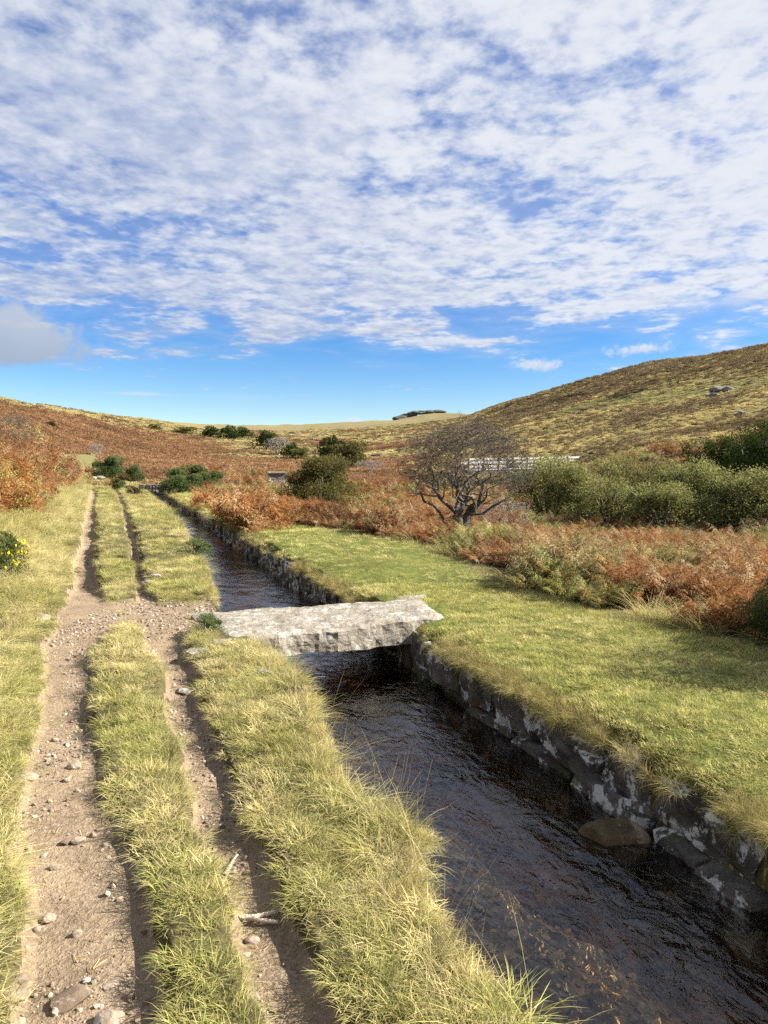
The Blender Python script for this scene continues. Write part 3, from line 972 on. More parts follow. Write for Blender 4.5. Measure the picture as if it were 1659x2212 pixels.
def bare_tree(name, loc, H, W, seed, label, cat='tree', lean=0.0, trunks=3, twigmat='twig', dens=1.0, leaves=0, low_branch=False, fork=.16, barkmat='bark'):
    rs = random.Random(seed)
    root = empty(name, loc)
    tag(root, label, cat)
    trunk, twigs = Tubes(), Tubes()
    limbs = []
    tips = []
    cz = H * .60
    tmin = max(.0058, .00013 * math.hypot(loc[0], loc[1]))

    def inside(p):
        return ((p.x - lean * W * .3) / (W * .52)) ** 2 + (p.y / (W * .50)) ** 2 + ((p.z - cz) / (H * .44)) ** 2

    def grow(p, d, length, rad, level, tubes, sides):
        n = 5 if level < 3 else 3
        pts, rads = [p.copy()], [rad]
        cur, dr = p.copy(), d.copy()
        for i in range(n):
            wig = .42 if level < 2 else .34
            dr = (dr + Vector((rs.gauss(0, wig), rs.gauss(0, wig), rs.gauss(0, wig * .8) + (.12 if level < 3 else .0)))).normalized()
            cur = cur + dr * (length / n)
            f = inside(cur)
            if f > 1 and level > 0:
                tgt = Vector((lean * W * .3, 0, cz)) - cur
                dr = (dr + tgt.normalized() * .35 * min(f - 1, 1.5)).normalized()
            pts.append(cur.copy())
            rads.append(rad * (1 - .55 * (i + 1) / n))
        tubes.add(pts, rads, sides)
        return pts, rads, dr

    nodes = []

    def branch(p, d, length, rad, level, limbtube):
        pts, rads, dr = grow(p, d, length, rad, level, limbtube, 6 if level == 0 else 5)
        nodes.extend((q, r_) for q, r_ in zip(pts, rads))
        if level >= 2:
            return
        for k in range(4 if level == 0 else 3):
            t = rs.uniform(.3, 1.0) if k else 1.0
            i = min(int(t * (len(pts) - 1)), len(pts) - 2)
            q = pts[i].lerp(pts[i + 1], t * (len(pts) - 1) - i)
            rd = Vector((rs.gauss(0, 1), rs.gauss(0, 1), rs.gauss(0, .75))).normalized()
            nd = (dr * .55 + rd * .9 + (q - Vector((0, 0, cz * .55))).normalized() * .5).normalized()
            branch(q, nd, length * rs.uniform(.5, .72), max(rads[i] * .6, .006), level + 1, limbtube)

    def fill(count):
        """twigs grow from the nearest wood towards points spread through the crown"""
        r2 = np.random.default_rng(seed)
        u = r2.normal(size=(count, 3))
        u /= np.linalg.norm(u, axis=1, keepdims=True)
        u[:, 2] = np.where(u[:, 2] < -.55, -u[:, 2], u[:, 2])
        rad = r2.uniform(.35, 1.0, count) ** .6
        nz = .84 + .32 * fbm(u[:, 0] * 2.4 + 5, u[:, 1] * 2.4 + u[:, 2] * 2, seed, 2)
        T_ = u * (rad * nz)[:, None] * np.array([W * .5, W * .47, H * .42]) + np.array([lean * W * .3, 0, cz])
        order = np.argsort(rad)
        N_ = np.array([q[:] for q, _ in nodes])
        Rn = np.array([r_ for _, r_ in nodes])
        cap = len(N_) + count * 3
        buf = np.zeros((cap, 3))
        rb_ = np.zeros(cap)
        m = len(N_)
        buf[:m], rb_[:m] = N_, Rn
        for t in T_[order]:
            d2 = ((buf[:m] - t) ** 2).sum(1)
            i = int(d2.argmin())
            p0, p1 = Vector(buf[i]), Vector(t)
            ln = (p1 - p0).length
            if ln < .02:
                continue
            j = lambda: Vector(r2.normal(0, .13 * ln, 3))
            a_, b_ = p0.lerp(p1, .35) + j(), p0.lerp(p1, .7) + j()
            r0 = min(max(rb_[i] * .62, tmin), tmin * 2.6)
            twigs.add([p0, a_, b_, p1], [r0, r0 * .85, r0 * .7, r0 * .45], 3)
            for w_, k_ in ((a_, .85), (b_, .7), (p1, .6)):
                buf[m], rb_[m] = w_, r0 * k_
                m += 1
            tips.append(p1)
            tips.append(b_)
            for _ in range(3):      # side sprigs
                q = [a_, b_, p1][r2.integers(3)]
                e = (p1 - p0).normalized() * .06 * W * .3 + Vector(r2.normal(0, .026 * W, 3))
                twigs.add([q, q + e], [tmin * .8, tmin * .5], 3)

    base_r = W * .048
    for k in range(trunks):
        an = 2 * math.pi * k / trunks + rs.uniform(-.3, .3)
        pts = [Vector((math.cos(an) * base_r * .7, math.sin(an) * base_r * .7, -.25)),
               Vector((math.cos(an) * base_r * .65 + rs.uniform(-.02, .02), math.sin(an) * base_r * .6, H * .07)),
               Vector((math.cos(an) * base_r * .9, math.sin(an) * base_r * .9, H * fork))]
        trunk.add(pts, [base_r * 1.25, base_r * .95, base_r * .8], 7)
        for j in range(2):
            limb = Tubes()
            d = Vector((math.cos(an + (j - .5) * 1.2) * .55, math.sin(an + (j - .5) * 1.2) * .5, 1.25 + j * .9)).normalized()
            branch(pts[2], d, H * .34, base_r * .44, 0, limb)
            limbs.append(limb)
    if low_branch:
        limb = Tubes()
        pts = [Vector((-.05, 0, H * .06)), Vector((-.32, .02, H * .07)), Vector((-.46, .03, H * .13)), Vector((-.55, .03, H * .22)), Vector((-.72, .05, H * .29))]
        limb.add(pts, [base_r * .4, base_r * .36, base_r * .34, base_r * .3, base_r * .22], 6)
        branch(pts[-1], Vector((-.8, 0, .4)).normalized(), H * .22, base_r * .3, 2, limb)
        pts = [Vector((.05, 0, H * .19)), Vector((.35, -.03, H * .21)), Vector((.6, -.02, H * .215)), Vector((.8, 0, H * .27))]
        limb.add(pts, [base_r * .36, base_r * .32, base_r * .28, base_r * .2], 6)
        branch(pts[-1], Vector((.8, 0, .3)).normalized(), H * .22, base_r * .28, 2, limb)
        limbs.append(limb)
    fill(int(1500 * dens))
    allv = np.array([v[:] for v in twigs.V])
    kz = H / np.percentile(allv[:, 2], 99.6)
    kx = W / (np.percentile(allv[:, 0], 99) - np.percentile(allv[:, 0], 1))
    def shp(v):
        f = 1 + (kx - 1) * float(sm(v.z / H, .12, .5))
        return Vector((v.x * f, v.y * f, v.z * kz))
    for tb_ in [trunk, twigs] + limbs:
        tb_.V = [shp(v) for v in tb_.V]
    tips = [shp(v) for v in tips]
    link('trunk', trunk.mesh('trunk', M[barkmat]), None, root)
    for l in limbs:
        link('limb', l.mesh('limb', M[barkmat]), None, root)
    cr = link('crown', twigs.mesh('crown', M[twigmat]), None, root)
    if leaves:
        tp = np.array([t[:] for t in tips])
        rs2 = np.random.default_rng(seed)
        tp = tp[rs2.integers(0, len(tp), leaves)] + rs2.normal(0, .03, (leaves, 3))
        link('leaves', leaf_mesh('leaves', tp, .016, M['brownleaf'], seed), None, cr)
    return root


tx, ty = 2.14, 19.9
bare_tree('hawthorn_tree', (tx, ty, gz(tx, ty)), 3.30, 3.45, 11, 'gnarled almost bare hawthorn tree standing alone in the rust bracken', trunks=3, leaves=1500, low_branch=True, lean=.12, dens=1.35, fork=.20)


bare_tree('hawthorn_bush', at_px(18, 36), 2.2, 2.4, 23, 'dark bare thorn bush rising behind the left bracken bank', 'bush', trunks=2, dens=.35)
bare_tree('bare_tree', at_px(601, 170), 4.6, 6.5, 31, 'pale grey leafless tree far up the middle of the valley', trunks=2, dens=.2, twigmat='greytwig', barkmat='greytwig')
bare_tree('bare_shrub', at_px(211, 92), 1.6, 1.9, 37, 'grey bare shrub on the rust bracken hillside above the path', 'bush', trunks=2, dens=.2, twigmat='greytwig', barkmat='greytwig')
bare_tree('bare_shrub', at_px(800, 95), 1.9, 3.6, 41, 'grey twiggy shrub right of the dark bushes mid valley', 'bush', trunks=2, dens=.2, twigmat='greytwig', barkmat='greytwig')
bare_tree('bare_shrub', at_px(1092, 21.5), 1.3, 1.5, 43, 'grey leafless shrub between the hawthorn and the willows', 'bush', trunks=2, dens=.16, twigmat='greytwig')


# ------------------------------------------------------------------ leafy shrubs
def crown_points(seed, lobes, n, shell=.55):
    """points spread through lobes; more towards the outside, with holes"""
    rs = np.random.default_rng(seed)
    L = []
    for i in range(lobes):
        an = rs.uniform(0, 2 * math.pi)
        rad = rs.uniform(.0, .62)
        L.append((math.cos(an) * rad * .5, math.sin(an) * rad * .5, rs.uniform(.26, .76) - rad * .16, rs.uniform(.12, .24)))
    P_, mv = [], []
    per = n // lobes
    for (x, y, z, r) in L:
        d = rs.normal(size=(per, 3))
        d /= np.linalg.norm(d, axis=1, keepdims=True)
        rad = r * (1 - shell * rs.random(per) ** 1.8) * rs.uniform(.85, 1.12, per)
        p = d * rad[:, None] * np.array([1, 1, .85]) + np.array([x, y, z])
        hole = fbm(p[:, 0] * 9 + p[:, 2] * 6 + seed, p[:, 1] * 9 - p[:, 2] * 5, seed, 2)
        keep = (hole > .45) & (p[:, 2] > .0)
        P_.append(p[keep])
        mv.append(.5 + .4 * d[keep, 2] + (hole[keep] - .55))  # highlights and shaded gaps put into leaf mix: upper lighter, near holes darker
    # skirt so the shrub reaches the ground
    k = n // 7
    an = rs.uniform(0, 2 * math.pi, k)
    rad = rs.uniform(.22, .46, k)
    P_.append(np.stack([np.cos(an) * rad, np.sin(an) * rad, rs.uniform(0, .42, k)], 1))
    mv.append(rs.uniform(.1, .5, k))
    return np.concatenate(P_), np.concatenate(mv), L


def shrub_proto(seed, lobes, n, size, mat, H, W, aspect=.5, upright=False):
    P_, mv, L = crown_points(seed, lobes, n)
    lo, hi = np.percentile(P_, 1, axis=0), np.percentile(P_, 99, axis=0)
    k = np.array([1 / (hi[0] - lo[0]), 1 / (hi[1] - lo[1]), 1 / hi[2]])
    P_ = P_ * k * np.array([W, W, H])
    L = [(x * k[0], y * k[1], z * k[2], r) for x, y, z, r in L]
    crown = leaf_mesh('crown', P_, size, M[mat], seed, aspect=aspect, mixval=mv)
    st = Tubes()
    rs = random.Random(seed)
    for (x, y, z, r) in L:
        st.add([(rs.uniform(-.05, .05) * W, rs.uniform(-.05, .05) * W, -.15), (x * .45 * W, y * .45 * W, z * .45 * H), (x * W, y * W, z * H), (x * W * 1.25, y * W * 1.25, min(z + r * .7, 1) * H)],
               [.035 * W ** .5, .028 * W ** .5, .016 * W ** .5, .005], 5)
    return crown, st.mesh('stems', M['bark'])


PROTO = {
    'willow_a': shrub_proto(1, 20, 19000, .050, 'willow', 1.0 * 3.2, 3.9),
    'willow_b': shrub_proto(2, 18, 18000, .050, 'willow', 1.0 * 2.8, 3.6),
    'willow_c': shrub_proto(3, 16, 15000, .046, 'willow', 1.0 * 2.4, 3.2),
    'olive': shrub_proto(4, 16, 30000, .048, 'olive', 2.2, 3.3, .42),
    'gorse': shrub_proto(5, 12, 26000, .060, 'gorse', 1.6, 2.9, .28),
    'dark': shrub_proto(6, 17, 15000, .065, 'darkleaf', 3.4, 4.4),
    'far': shrub_proto(8, 9, 4200, .22, 'darkleaf', 4.2, 7.5),
    'farolive': shrub_proto(9, 8, 4200, .20, 'olive', 4.0, 6.5),
}
PROTO['spiny'] = shrub_proto(15, 14, 30000, .042, 'gorse', 1.5, 2.2, .18)
PROTO['heather'] = shrub_proto(12, 7, 3000, .030, 'heather', .40, .50, .22)
PROTO['lowgreen'] = shrub_proto(13, 7, 3600, .022, 'gorse', .38, .70, .30)


def shrub(name, proto, px, r, sx, sz, label, rz=None, group=None, sink=0.0, xy=None):
    x, y, z = at_px(px, r) if xy is None else (xy[0], xy[1], gz(*xy))
    root = empty(name, (x, y, z - sink), (px * .37 + r) % 6.28 if rz is None else rz)
    root.scale = (sx, sx, sz)
    c, s = PROTO[proto]
    link('crown', c, None, root)
    link('stems', s, None, root)
    tag(root, label, 'bush', group)
    return root


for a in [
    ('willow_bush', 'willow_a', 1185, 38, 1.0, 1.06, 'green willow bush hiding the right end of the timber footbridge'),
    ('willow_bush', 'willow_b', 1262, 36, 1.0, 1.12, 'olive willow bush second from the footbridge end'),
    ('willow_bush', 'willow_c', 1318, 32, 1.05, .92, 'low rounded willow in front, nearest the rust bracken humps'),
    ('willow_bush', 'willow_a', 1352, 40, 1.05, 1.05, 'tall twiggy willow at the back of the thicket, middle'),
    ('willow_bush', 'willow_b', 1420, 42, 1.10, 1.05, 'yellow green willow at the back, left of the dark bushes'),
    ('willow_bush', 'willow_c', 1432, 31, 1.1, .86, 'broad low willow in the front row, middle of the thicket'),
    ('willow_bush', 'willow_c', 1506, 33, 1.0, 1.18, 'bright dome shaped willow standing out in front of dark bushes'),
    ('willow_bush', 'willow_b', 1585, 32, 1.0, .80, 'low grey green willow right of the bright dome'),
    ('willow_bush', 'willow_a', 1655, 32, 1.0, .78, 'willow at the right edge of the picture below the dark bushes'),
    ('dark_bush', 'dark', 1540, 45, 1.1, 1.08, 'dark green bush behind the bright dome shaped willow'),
    ('dark_bush', 'dark', 1630, 43, 1.15, 1.08, 'tallest dark green bush, at the right edge of the picture'),
    ('dark_bush', 'dark', 1660, 52, 1.1, .95, 'dark bush behind the tallest one at the right edge'),
    ('sallow_bush', 'olive', 702, 34, 1.05, 1.12, 'big olive green bush in the bracken left of the hawthorn'),
    ('gorse_bush', 'gorse', 392, 43, .72, .84, 'green gorse bush at the far right bank, nearer half'),
    ('gorse_bush', 'gorse', 436, 46, .80, .98, 'green gorse bush at the far right bank, taller half'),
    ('dark_bush', 'gorse', 237, 60, .75, 1.05, 'dark gorse bush beside the stone heap where the path ends'),
    ('dark_bush', 'gorse', 291, 58, .46, .85, 'small dark gorse bush above the far end of the water'),
    ('gorse_bush', 'gorse', 257, 50, .28, .45, 'tiny gorse bush below the stone heap near the path'),
    ('dark_tree', 'far', 722, 112, .78, 1.0, 'dark round tree in the middle of the valley'),
    ('green_tree', 'farolive', 757, 108, .80, .95, 'paler bushy tree touching the dark round tree'),
    ('far_bush', 'far', 632, 150, .55, .75, 'dark small bush in the valley right of the grey tree'),
    ('far_bush', 'farolive', 650, 148, .6, .6, 'olive small bush touching the dark one in the valley'),
    ('far_tree', 'far', 577, 205, 1.1, 1.25, 'dark tree just left of the grey leafless tree'),
    ('far_tree', 'far', 458, 330, 1.30, 1.23, 'leftmost of three dark trees at the valley head'),
    ('far_tree', 'far', 495, 300, 1.27, 1.43, 'middle of three dark trees at the valley head'),
    ('far_tree', 'far', 526, 330, 1.23, 1.23, 'rightmost of three dark trees at the valley head'),
    ('far_bush', 'farolive', 400, 330, 1.5, .8, 'brownish scrub patch near the foot of the left skyline'),
    ('far_bush', 'farolive', 338, 300, .75, .75, 'single brown bush on the straw slope of the left hill'),
    ('far_bush', 'far', 114, 140, .25, .28, 'little dark bush dotted on the rust hillside'),
    ('far_bush', 'farolive', 1000, 60, .30, .50, 'olive bush behind the hawthorn below the footbridge'),
    ('far_bush', 'farolive', 930, 70, .45, .40, 'olive bush left of the hawthorn beyond the bracken'),
]:
    shrub(*a)

shrub('gorse_shrub', 'spiny', 0, 0, .85, .86, 'dark spiny bush at the right edge that shades the lawn', rz=.4, xy=(4.3, 5.4))
shrub('gorse_shrub', 'spiny', 0, 0, .30, .44, 'tip of spiny bush where lawn meets bracken at right edge', rz=2.2, xy=(3.50, 6.35))
gx = unproject(14, 1200, .25)
gs = shrub('flowering_gorse', 'gorse', 0, 0, .24, .36, 'gorse shrub with yellow flowers at the left edge', rz=1.1, xy=(-4.62, 8.35))
rs = np.random.default_rng(3)
fp = crown_points(5, 9, 900, .15)[0] * np.array([2.9, 2.9, 1.6])
fl = leaf_mesh('flowers', fp[rs.permutation(len(fp))[:520]] * np.array([1.75, 1.75, 1.22]), .060, M['flower'], 5, aspect=.8)
tag(link('flowers', fl, None, gs), kind='stuff')
shrub('heather_clump', 'heather', 0, 0, 1.15, 1.3, 'purple brown heather hanging on the wall near the slab', xy=(.56, 6.0), sink=.36)
shrub('fern_tuft', 'lowgreen', 0, 0, .55, .8, 'bright green fern tuft on the wall under the slab end', xy=(.52, 6.85), sink=.16)
shrub('moss_tuft', 'lowgreen', 0, 0, .5, .6, 'mossy green tuft on top of the wall near the boulder', xy=(1.33, 4.35), sink=.14)
shrub('low_shrub', 'lowgreen', 0, 0, .85, .75, 'low green shrub on the left bank past the slab', xy=(-3.42, 12.9), sink=.02)
shrub('low_shrub', 'heather', 0, 0, 1.7, 1.3, 'brown heathery mound on the left bank near the far end', xy=at_px(290, 41)[:2])
shrub('low_shrub', 'lowgreen', 0, 0, .45, .5, 'dark grassy mound at the near left corner of the slab', xy=(-1.72, 6.82), sink=.05)


# ------------------------------------------------------------------ timber footbridge, pier in the bracken, tor
def box_mesh(name, dims, mat):
    bm = bmesh.new()
    bmesh.ops.create_cube(bm, size=1.0)
    bmesh.ops.scale(bm, vec=dims, verts=bm.verts)
    bmesh.ops.bevel(bm, geom=bm.edges[:], offset=min(dims) * .08, segments=1, affect='EDGES')
    me = bpy.data.meshes.new(name)
    bm.to_mesh(me)
    bm.free()
    me.materials.append(mat)
    return me


def footbridge():
    a = Vector(at_px(1003, 76, 1.10))
    b = Vector(at_px(1246, 86, 1.42))
    d = b - a
    L = d.length
    d.normalize()
    root = empty('timber_footbridge', a)
    root.rotation_euler = d.to_track_quat('X', 'Z').to_euler()
    tag(root, 'weathered white timber footbridge with railings behind the hawthorn', 'footbridge')
    def put(name, dims, loc, mat='timber'):
        o = link(name, box_mesh(name, dims, M[mat]), None, root)
        o.location = loc
        return o
    put('deck', (L, 1.3, .12), (L / 2, 0, 0))
    for s in (-.66, .66):
        put('beam', (L, .16, .34), (L / 2, s * .8, -.235), 'bark')
        n = 9 if s < 0 else 5
        for k in range(n):
            put('post', (.12, .11, 1.34), (.1 + k * (L - .2) / (n - 1), s, .56), 'bark')
        for z, h in (((1.12, .22), (.34, .24)) if s < 0 else ((.74, .26),)):
            put('rail', (L, .05, h), (L / 2, s + (.083 if s < 0 else -.083), z))
    pe = empty('bridge_pier', at_px(1118, 78.5, -1.4))
    tag(pe, 'pale stone pier under the timber footbridge', 'pier')
    rs = np.random.default_rng(4)
    for c in range(6):
        for k in range(4):
            o = link('stone', rock_mesh('stone', 300 + c * 4 + k, (.72, 1.2, .46), 2, 5, .03), M['slab'], pe)
            o.location = ((k - 1.5) * .62 + (c % 2) * .2, rs.uniform(-.05, .05), .2 + c * .40)


footbridge()
x, y, z = at_px(597, 40)
root = empty('stone_pier', (x, y, z), R(14))
tag(root, 'square block of old stonework standing in the bracken', 'stone block')
for c in range(4):
    for k in range(2):
        o = link('stone', box_mesh('stone', (.47, .62, .345), M['rock']), None, root)
        o.location = ((k - .5) * .46 + (.06 if c % 2 else -.04), .01 * c, .17 + c * .345)
        o.rotation_euler = (0, 0, .03 * (c - k))
o = link('cap', box_mesh('cap', (1.04, .74, .09), M['slab']), None, root)
o.location = (0, 0, 1.42)

root = empty('granite_tor', at_px(906, 1180))
tag(root, 'small rocky tor on the far skyline left of the hawthorn', 'tor')
rs = np.random.default_rng(9)
for k in range(22):
    u = k / 21
    o = link('rock', rock_mesh('rock', 400 + k, (rs.uniform(16, 30), rs.uniform(10, 16), rs.uniform(5, 8)), 2, 8, .06), M['torrock'], root)
    lx, ly = -34 + u * 66, rs.uniform(-8, -2)
    o.location = (lx, ly, gz(root.location.x + lx, root.location.y + ly) - root.location.z + .6 + 4.0 * math.exp(-((u - .35) / .25) ** 2) * rs.uniform(.5, 1))

for k, (px, r, w, h, lab) in enumerate([
    (1548, 150, 4.0, 1.7, 'grey boulder at the upper left of the rocks on the right hillside'),
    (1570, 146, 3.2, 1.6, 'largest grey boulder among the rocks on the right hillside'),
    (1537, 138, 2.2, 1.2, 'pale boulder lowest of the rocks on the right hillside'),
    (1528, 143, 1.8, 1.0, 'small pale boulder left of the hillside rocks'),
    (1596, 105, 1.3, .8, 'lone pale stone in the dark hollow at the right'),
    (583, 260, 3.5, 2.2, 'dark rock outcrop above the valley trees'),
    (612, 300, 5.0, 2.0, 'broken rock outcrop along the middle slope'),
    (637, 420, 9, 3.5, 'dark craggy knoll under the far skyline'),
    (680, 300, 5.0, 2.4, 'brown crag right of the broken outcrop'),
    (90, 262, 4.5, 1.6, 'little rock knob on the left skyline'),
    (125, 275, 3.0, 1.0, 'smaller rock on the left skyline, right of the knob'),
    (820, 150, 4.0, 1.4, 'dark overhanging bank where the valley side is cut away'),
]):
    x, y, z = at_px(px, r)
    o = link('rock_outcrop', rock_mesh('rock_outcrop', 500 + k, (w, w * .7, h), 3, 9, .09), M['rock' if k < 5 or k in (9, 10) else 'darkstone'])
    o.location = (x, y, z + h * .12)
    tag(o, lab, 'rock')


# sticks on the path
def stick(px, py, segs, label):
    x, y = unproject(px, py, -.08)
    t = Tubes()
    for pts, r0, r1 in segs:
        n = len(pts)
        t.add(pts, [r0 + (r1 - r0) * i / (n - 1) for i in range(n)], 6)
    o = link('stick', t.mesh('stick', M['stick']))
    o.location = (x, y, gz(x, y) + .012)
    tag(o, label, 'stick')


stick(496, 1882, [([(-.012, -.055, 0), (0, .0, .006), (.004, .05, .004), (.016, .085, .01)], .010, .005)], 'short pale stick lying along the narrow rut')
stick(567, 2000, [([(-.085, .02, 0), (-.03, .012, .008), (.04, .035, .012), (.105, .075, .016)], .011, .006),
                  ([(-.06, .018, 0), (0, -.006, .006), (.06, -.012, .004)], .009, .007)], 'forked pale stick lying across the narrow rut')


# ------------------------------------------------------------------ scattered plants (uncountable)
def protos(name, meshes, mat):
    c = bpy.data.collections.new(name)
    for i, me in enumerate(meshes):
        if not me.materials:
            me.materials.append(mat)
        o = bpy.data.objects.new(f'{name}_{i:02d}', me)
        c.objects.link(o)
    return c


def scatter(name, label, coll, Pn, rot, scl, idx, ta, tb):
    n = len(Pn)
    me = bpy.data.meshes.new(name)
    me.vertices.add(n)
    me.vertices.foreach_set('co', np.asarray(Pn, np.float32).ravel())
    for an, v in (('rot', rot), ('scl', scl), ('tint_a', ta), ('tint_b', tb)):
        a = me.attributes.new(an, 'FLOAT_VECTOR', 'POINT')
        a.data.foreach_set('vector', np.ascontiguousarray(v, np.float32).ravel())
    a = me.attributes.new('idx', 'INT', 'POINT')
    a.data.foreach_set('value', np.asarray(idx, np.int32))
    o = bpy.data.objects.new(name, me)
    COL.objects.link(o)
    ng = bpy.data.node_groups.new(name, 'GeometryNodeTree')
    ng.interface.new_socket('Geometry', in_out='INPUT', socket_type='NodeSocketGeometry')
    ng.interface.new_socket('Geometry', in_out='OUTPUT', socket_type='NodeSocketGeometry')
    N = ng.nodes
    gi, go = N.new('NodeGroupInput'), N.new('NodeGroupOutput')
    ip = N.new('GeometryNodeInstanceOnPoints')
    ci = N.new('GeometryNodeCollectionInfo')
    ci.inputs[0].default_value = coll
    ci.inputs['Separate Children'].default_value = True
    ci.inputs['Reset Children'].default_value = True
    def att(nm, t):
        a = N.new('GeometryNodeInputNamedAttribute')
        a.data_type = t
        a.inputs[0].default_value = nm
        return a.outputs[0]
    er = N.new('FunctionNodeEulerToRotation')
    ng.links.new(att('rot', 'FLOAT_VECTOR'), er.inputs[0])
    ng.links.new(gi.outputs[0], ip.inputs['Points'])
    ng.links.new(ci.outputs[0], ip.inputs['Instance'])
    ip.inputs['Pick Instance'].default_value = True
    ng.links.new(att('idx', 'INT'), ip.inputs['Instance Index'])
    ng.links.new(er.outputs[0], ip.inputs['Rotation'])
    ng.links.new(att('scl', 'FLOAT_VECTOR'), ip.inputs['Scale'])
    ng.links.new(ip.outputs[0], go.inputs[0])
    md = o.modifiers.new('scatter', 'NODES')
    md.node_group = ng
    tag(o, label, kind='stuff')
    return o


def blade_tuft(seed, n, spread, h, width, lean, curl, segs=3, dry=.5):
    rs = np.random.default_rng(seed)
    V, Fq, L = [], [], []
    for b in range(n):
        an, rr = rs.uniform(0, 2 * math.pi), spread * math.sqrt(rs.random())
        bx, by = math.cos(an) * rr, math.sin(an) * rr
        da = an + rs.normal(0, .9)
        ln = h * rs.uniform(.55, 1.2)
        le = abs(rs.normal(0, lean)) + lean * .25 + rr / max(spread, 1e-3) * lean * .5
        w = width * rs.uniform(.7, 1.3)
        side = np.array([-math.sin(da), math.cos(da), 0])
        p = np.array([bx, by, -.015])
        th = math.pi / 2 - le
        m, v = (rs.random() < dry) * rs.uniform(.45, 1) + rs.uniform(0, .3), rs.random()
        base = len(V)
        for s in range(segs):
            ww = w * (1 - .62 * s / segs)
            V.append(p - side * ww * .5)
            V.append(p + side * ww * .5)
            L += [(min(m + .15 * s, 1), v)] * 2
            st = ln / segs
            p = p + np.array([math.cos(da) * math.cos(th), math.sin(da) * math.cos(th), math.sin(th)]) * st
            th -= curl * rs.uniform(.5, 1.4) / segs
        V.append(p)
        L.append((min(m + .4, 1), v))
        for s in range(segs - 1):
            i = base + 2 * s
            Fq += [(i, i + 1, i + 3), (i, i + 3, i + 2)]
        i = base + 2 * (segs - 1)
        Fq.append((i, i + 1, i + 2))
    return np_mesh('tuft', np.array(V), np.array(Fq), np.array(L))


def frond_clump(seed, fronds, stem, length, droop, crumple, pairs=11, sub=4):
    rs = np.random.default_rng(seed)
    V, Fq, L = [], [], []

    def tri(a, b, c, m, v):
        i = len(V)
        V.extend((a, b, c))
        L.extend([(m, v)] * 3)
        Fq.append((i, i + 1, i + 2))
    for f in range(fronds):
        an = rs.uniform(0, 2 * math.pi)
        hd = np.array([math.cos(an), math.sin(an), 0])
        up = np.array([0, 0, 1.])
        side = np.cross(up, hd)
        st = stem * rs.uniform(.6, 1.25)
        le = length * rs.uniform(.75, 1.2)
        th = math.pi / 2 - rs.uniform(.1, .45)
        p = np.array([rs.normal(0, .06), rs.normal(0, .06), -.03])
        fm, fv = rs.random(), rs.random()
        # stem
        for k in range(2):
            p2 = p + (hd * math.cos(th) + up * math.sin(th)) * st / 2
            w = side * .006
            tri(p - w, p + w, p2 + w * .8, min(fm + .3, 1), .35)
            tri(p - w, p2 + w * .8, p2 - w * .8, min(fm + .3, 1), .35)
            p = p2
            th -= .12
        for k in range(pairs):
            t = k / (pairs - 1)
            step = le / pairs
            d = hd * math.cos(th) + up * math.sin(th)
            nrm = -hd * math.sin(th) + up * math.cos(th)
            p2 = p + d * step
            w = side * .004
            tri(p - w, p + w, p2, fm, .3)
            pl = le * (.46 * (1 - t) ** .8 + .03) * (1 if t > .05 else .85)
            for sgn in (-1, 1):
                pd = side * sgn * .86 + d * .5 + rs.normal(0, crumple, 3) + up * (-droop * .35 - crumple * .4)
                pd /= np.linalg.norm(pd)
                pw = np.cross(nrm, pd)
                q = p.copy()
                for j in range(sub):
                    tt = j / sub
                    sl_ = pl / sub
                    q2 = q + pd * sl_
                    wd = pl * .24 * (1 - tt * .75)
                    cz = up * rs.normal(-.1, .35 + crumple) * wd
                    m_ = np.clip(fm * .75 + .25 * rs.random() + .1 * tt, 0, 1)
                    v_ = np.clip(fv * .4 + .6 * rs.random(), 0, 1)
                    mid = q + pd * sl_ * .35
                    tri(q, mid + pw * wd * .5 + pd * sl_ * .4 + cz, q2, m_, v_)
                    tri(q, q2, mid - pw * wd * .5 + pd * sl_ * .4 - cz * .5, m_, v_)
                    q = q2
                    pd = pd + up * (-.10 - droop * .15)
                    pd /= np.linalg.norm(pd)
            p = p2
            th -= droop / pairs * rs.uniform(.6, 1.4)
    return np_mesh('frond', np.array(V), np.array(Fq), np.array(L))


def dome_clump(seed, n, size, flat=.6):
    """low moorland plant: leaf faces through a flattened dome of radius 1"""
    rs = np.random.default_rng(seed)
    d = rs.normal(size=(n, 3))
    d /= np.linalg.norm(d, axis=1, keepdims=True)
    d[:, 2] = np.abs(d[:, 2])
    P_ = d * rs.uniform(.5, 1.05, n)[:, None] * np.array([1, 1, flat])
    u = rs.normal(size=(n, 3)) + np.array([0, 0, .8])
    u /= np.linalg.norm(u, axis=1, keepdims=True)
    w = np.cross(u, rs.normal(size=(n, 3)))
    w /= np.linalg.norm(w, axis=1, keepdims=True)
    s = size * rs.uniform(.6, 1.5, n)[:, None]
    V = np.stack([P_ - w * s * .5, P_ + w * s * .5, P_ + u * s * 1.3], 1).reshape(-1, 3)
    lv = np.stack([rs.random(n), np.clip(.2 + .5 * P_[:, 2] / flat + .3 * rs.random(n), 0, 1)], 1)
    return np_mesh('clump', V, np.arange(3 * n).reshape(-1, 3), np.repeat(lv, 3, 0))


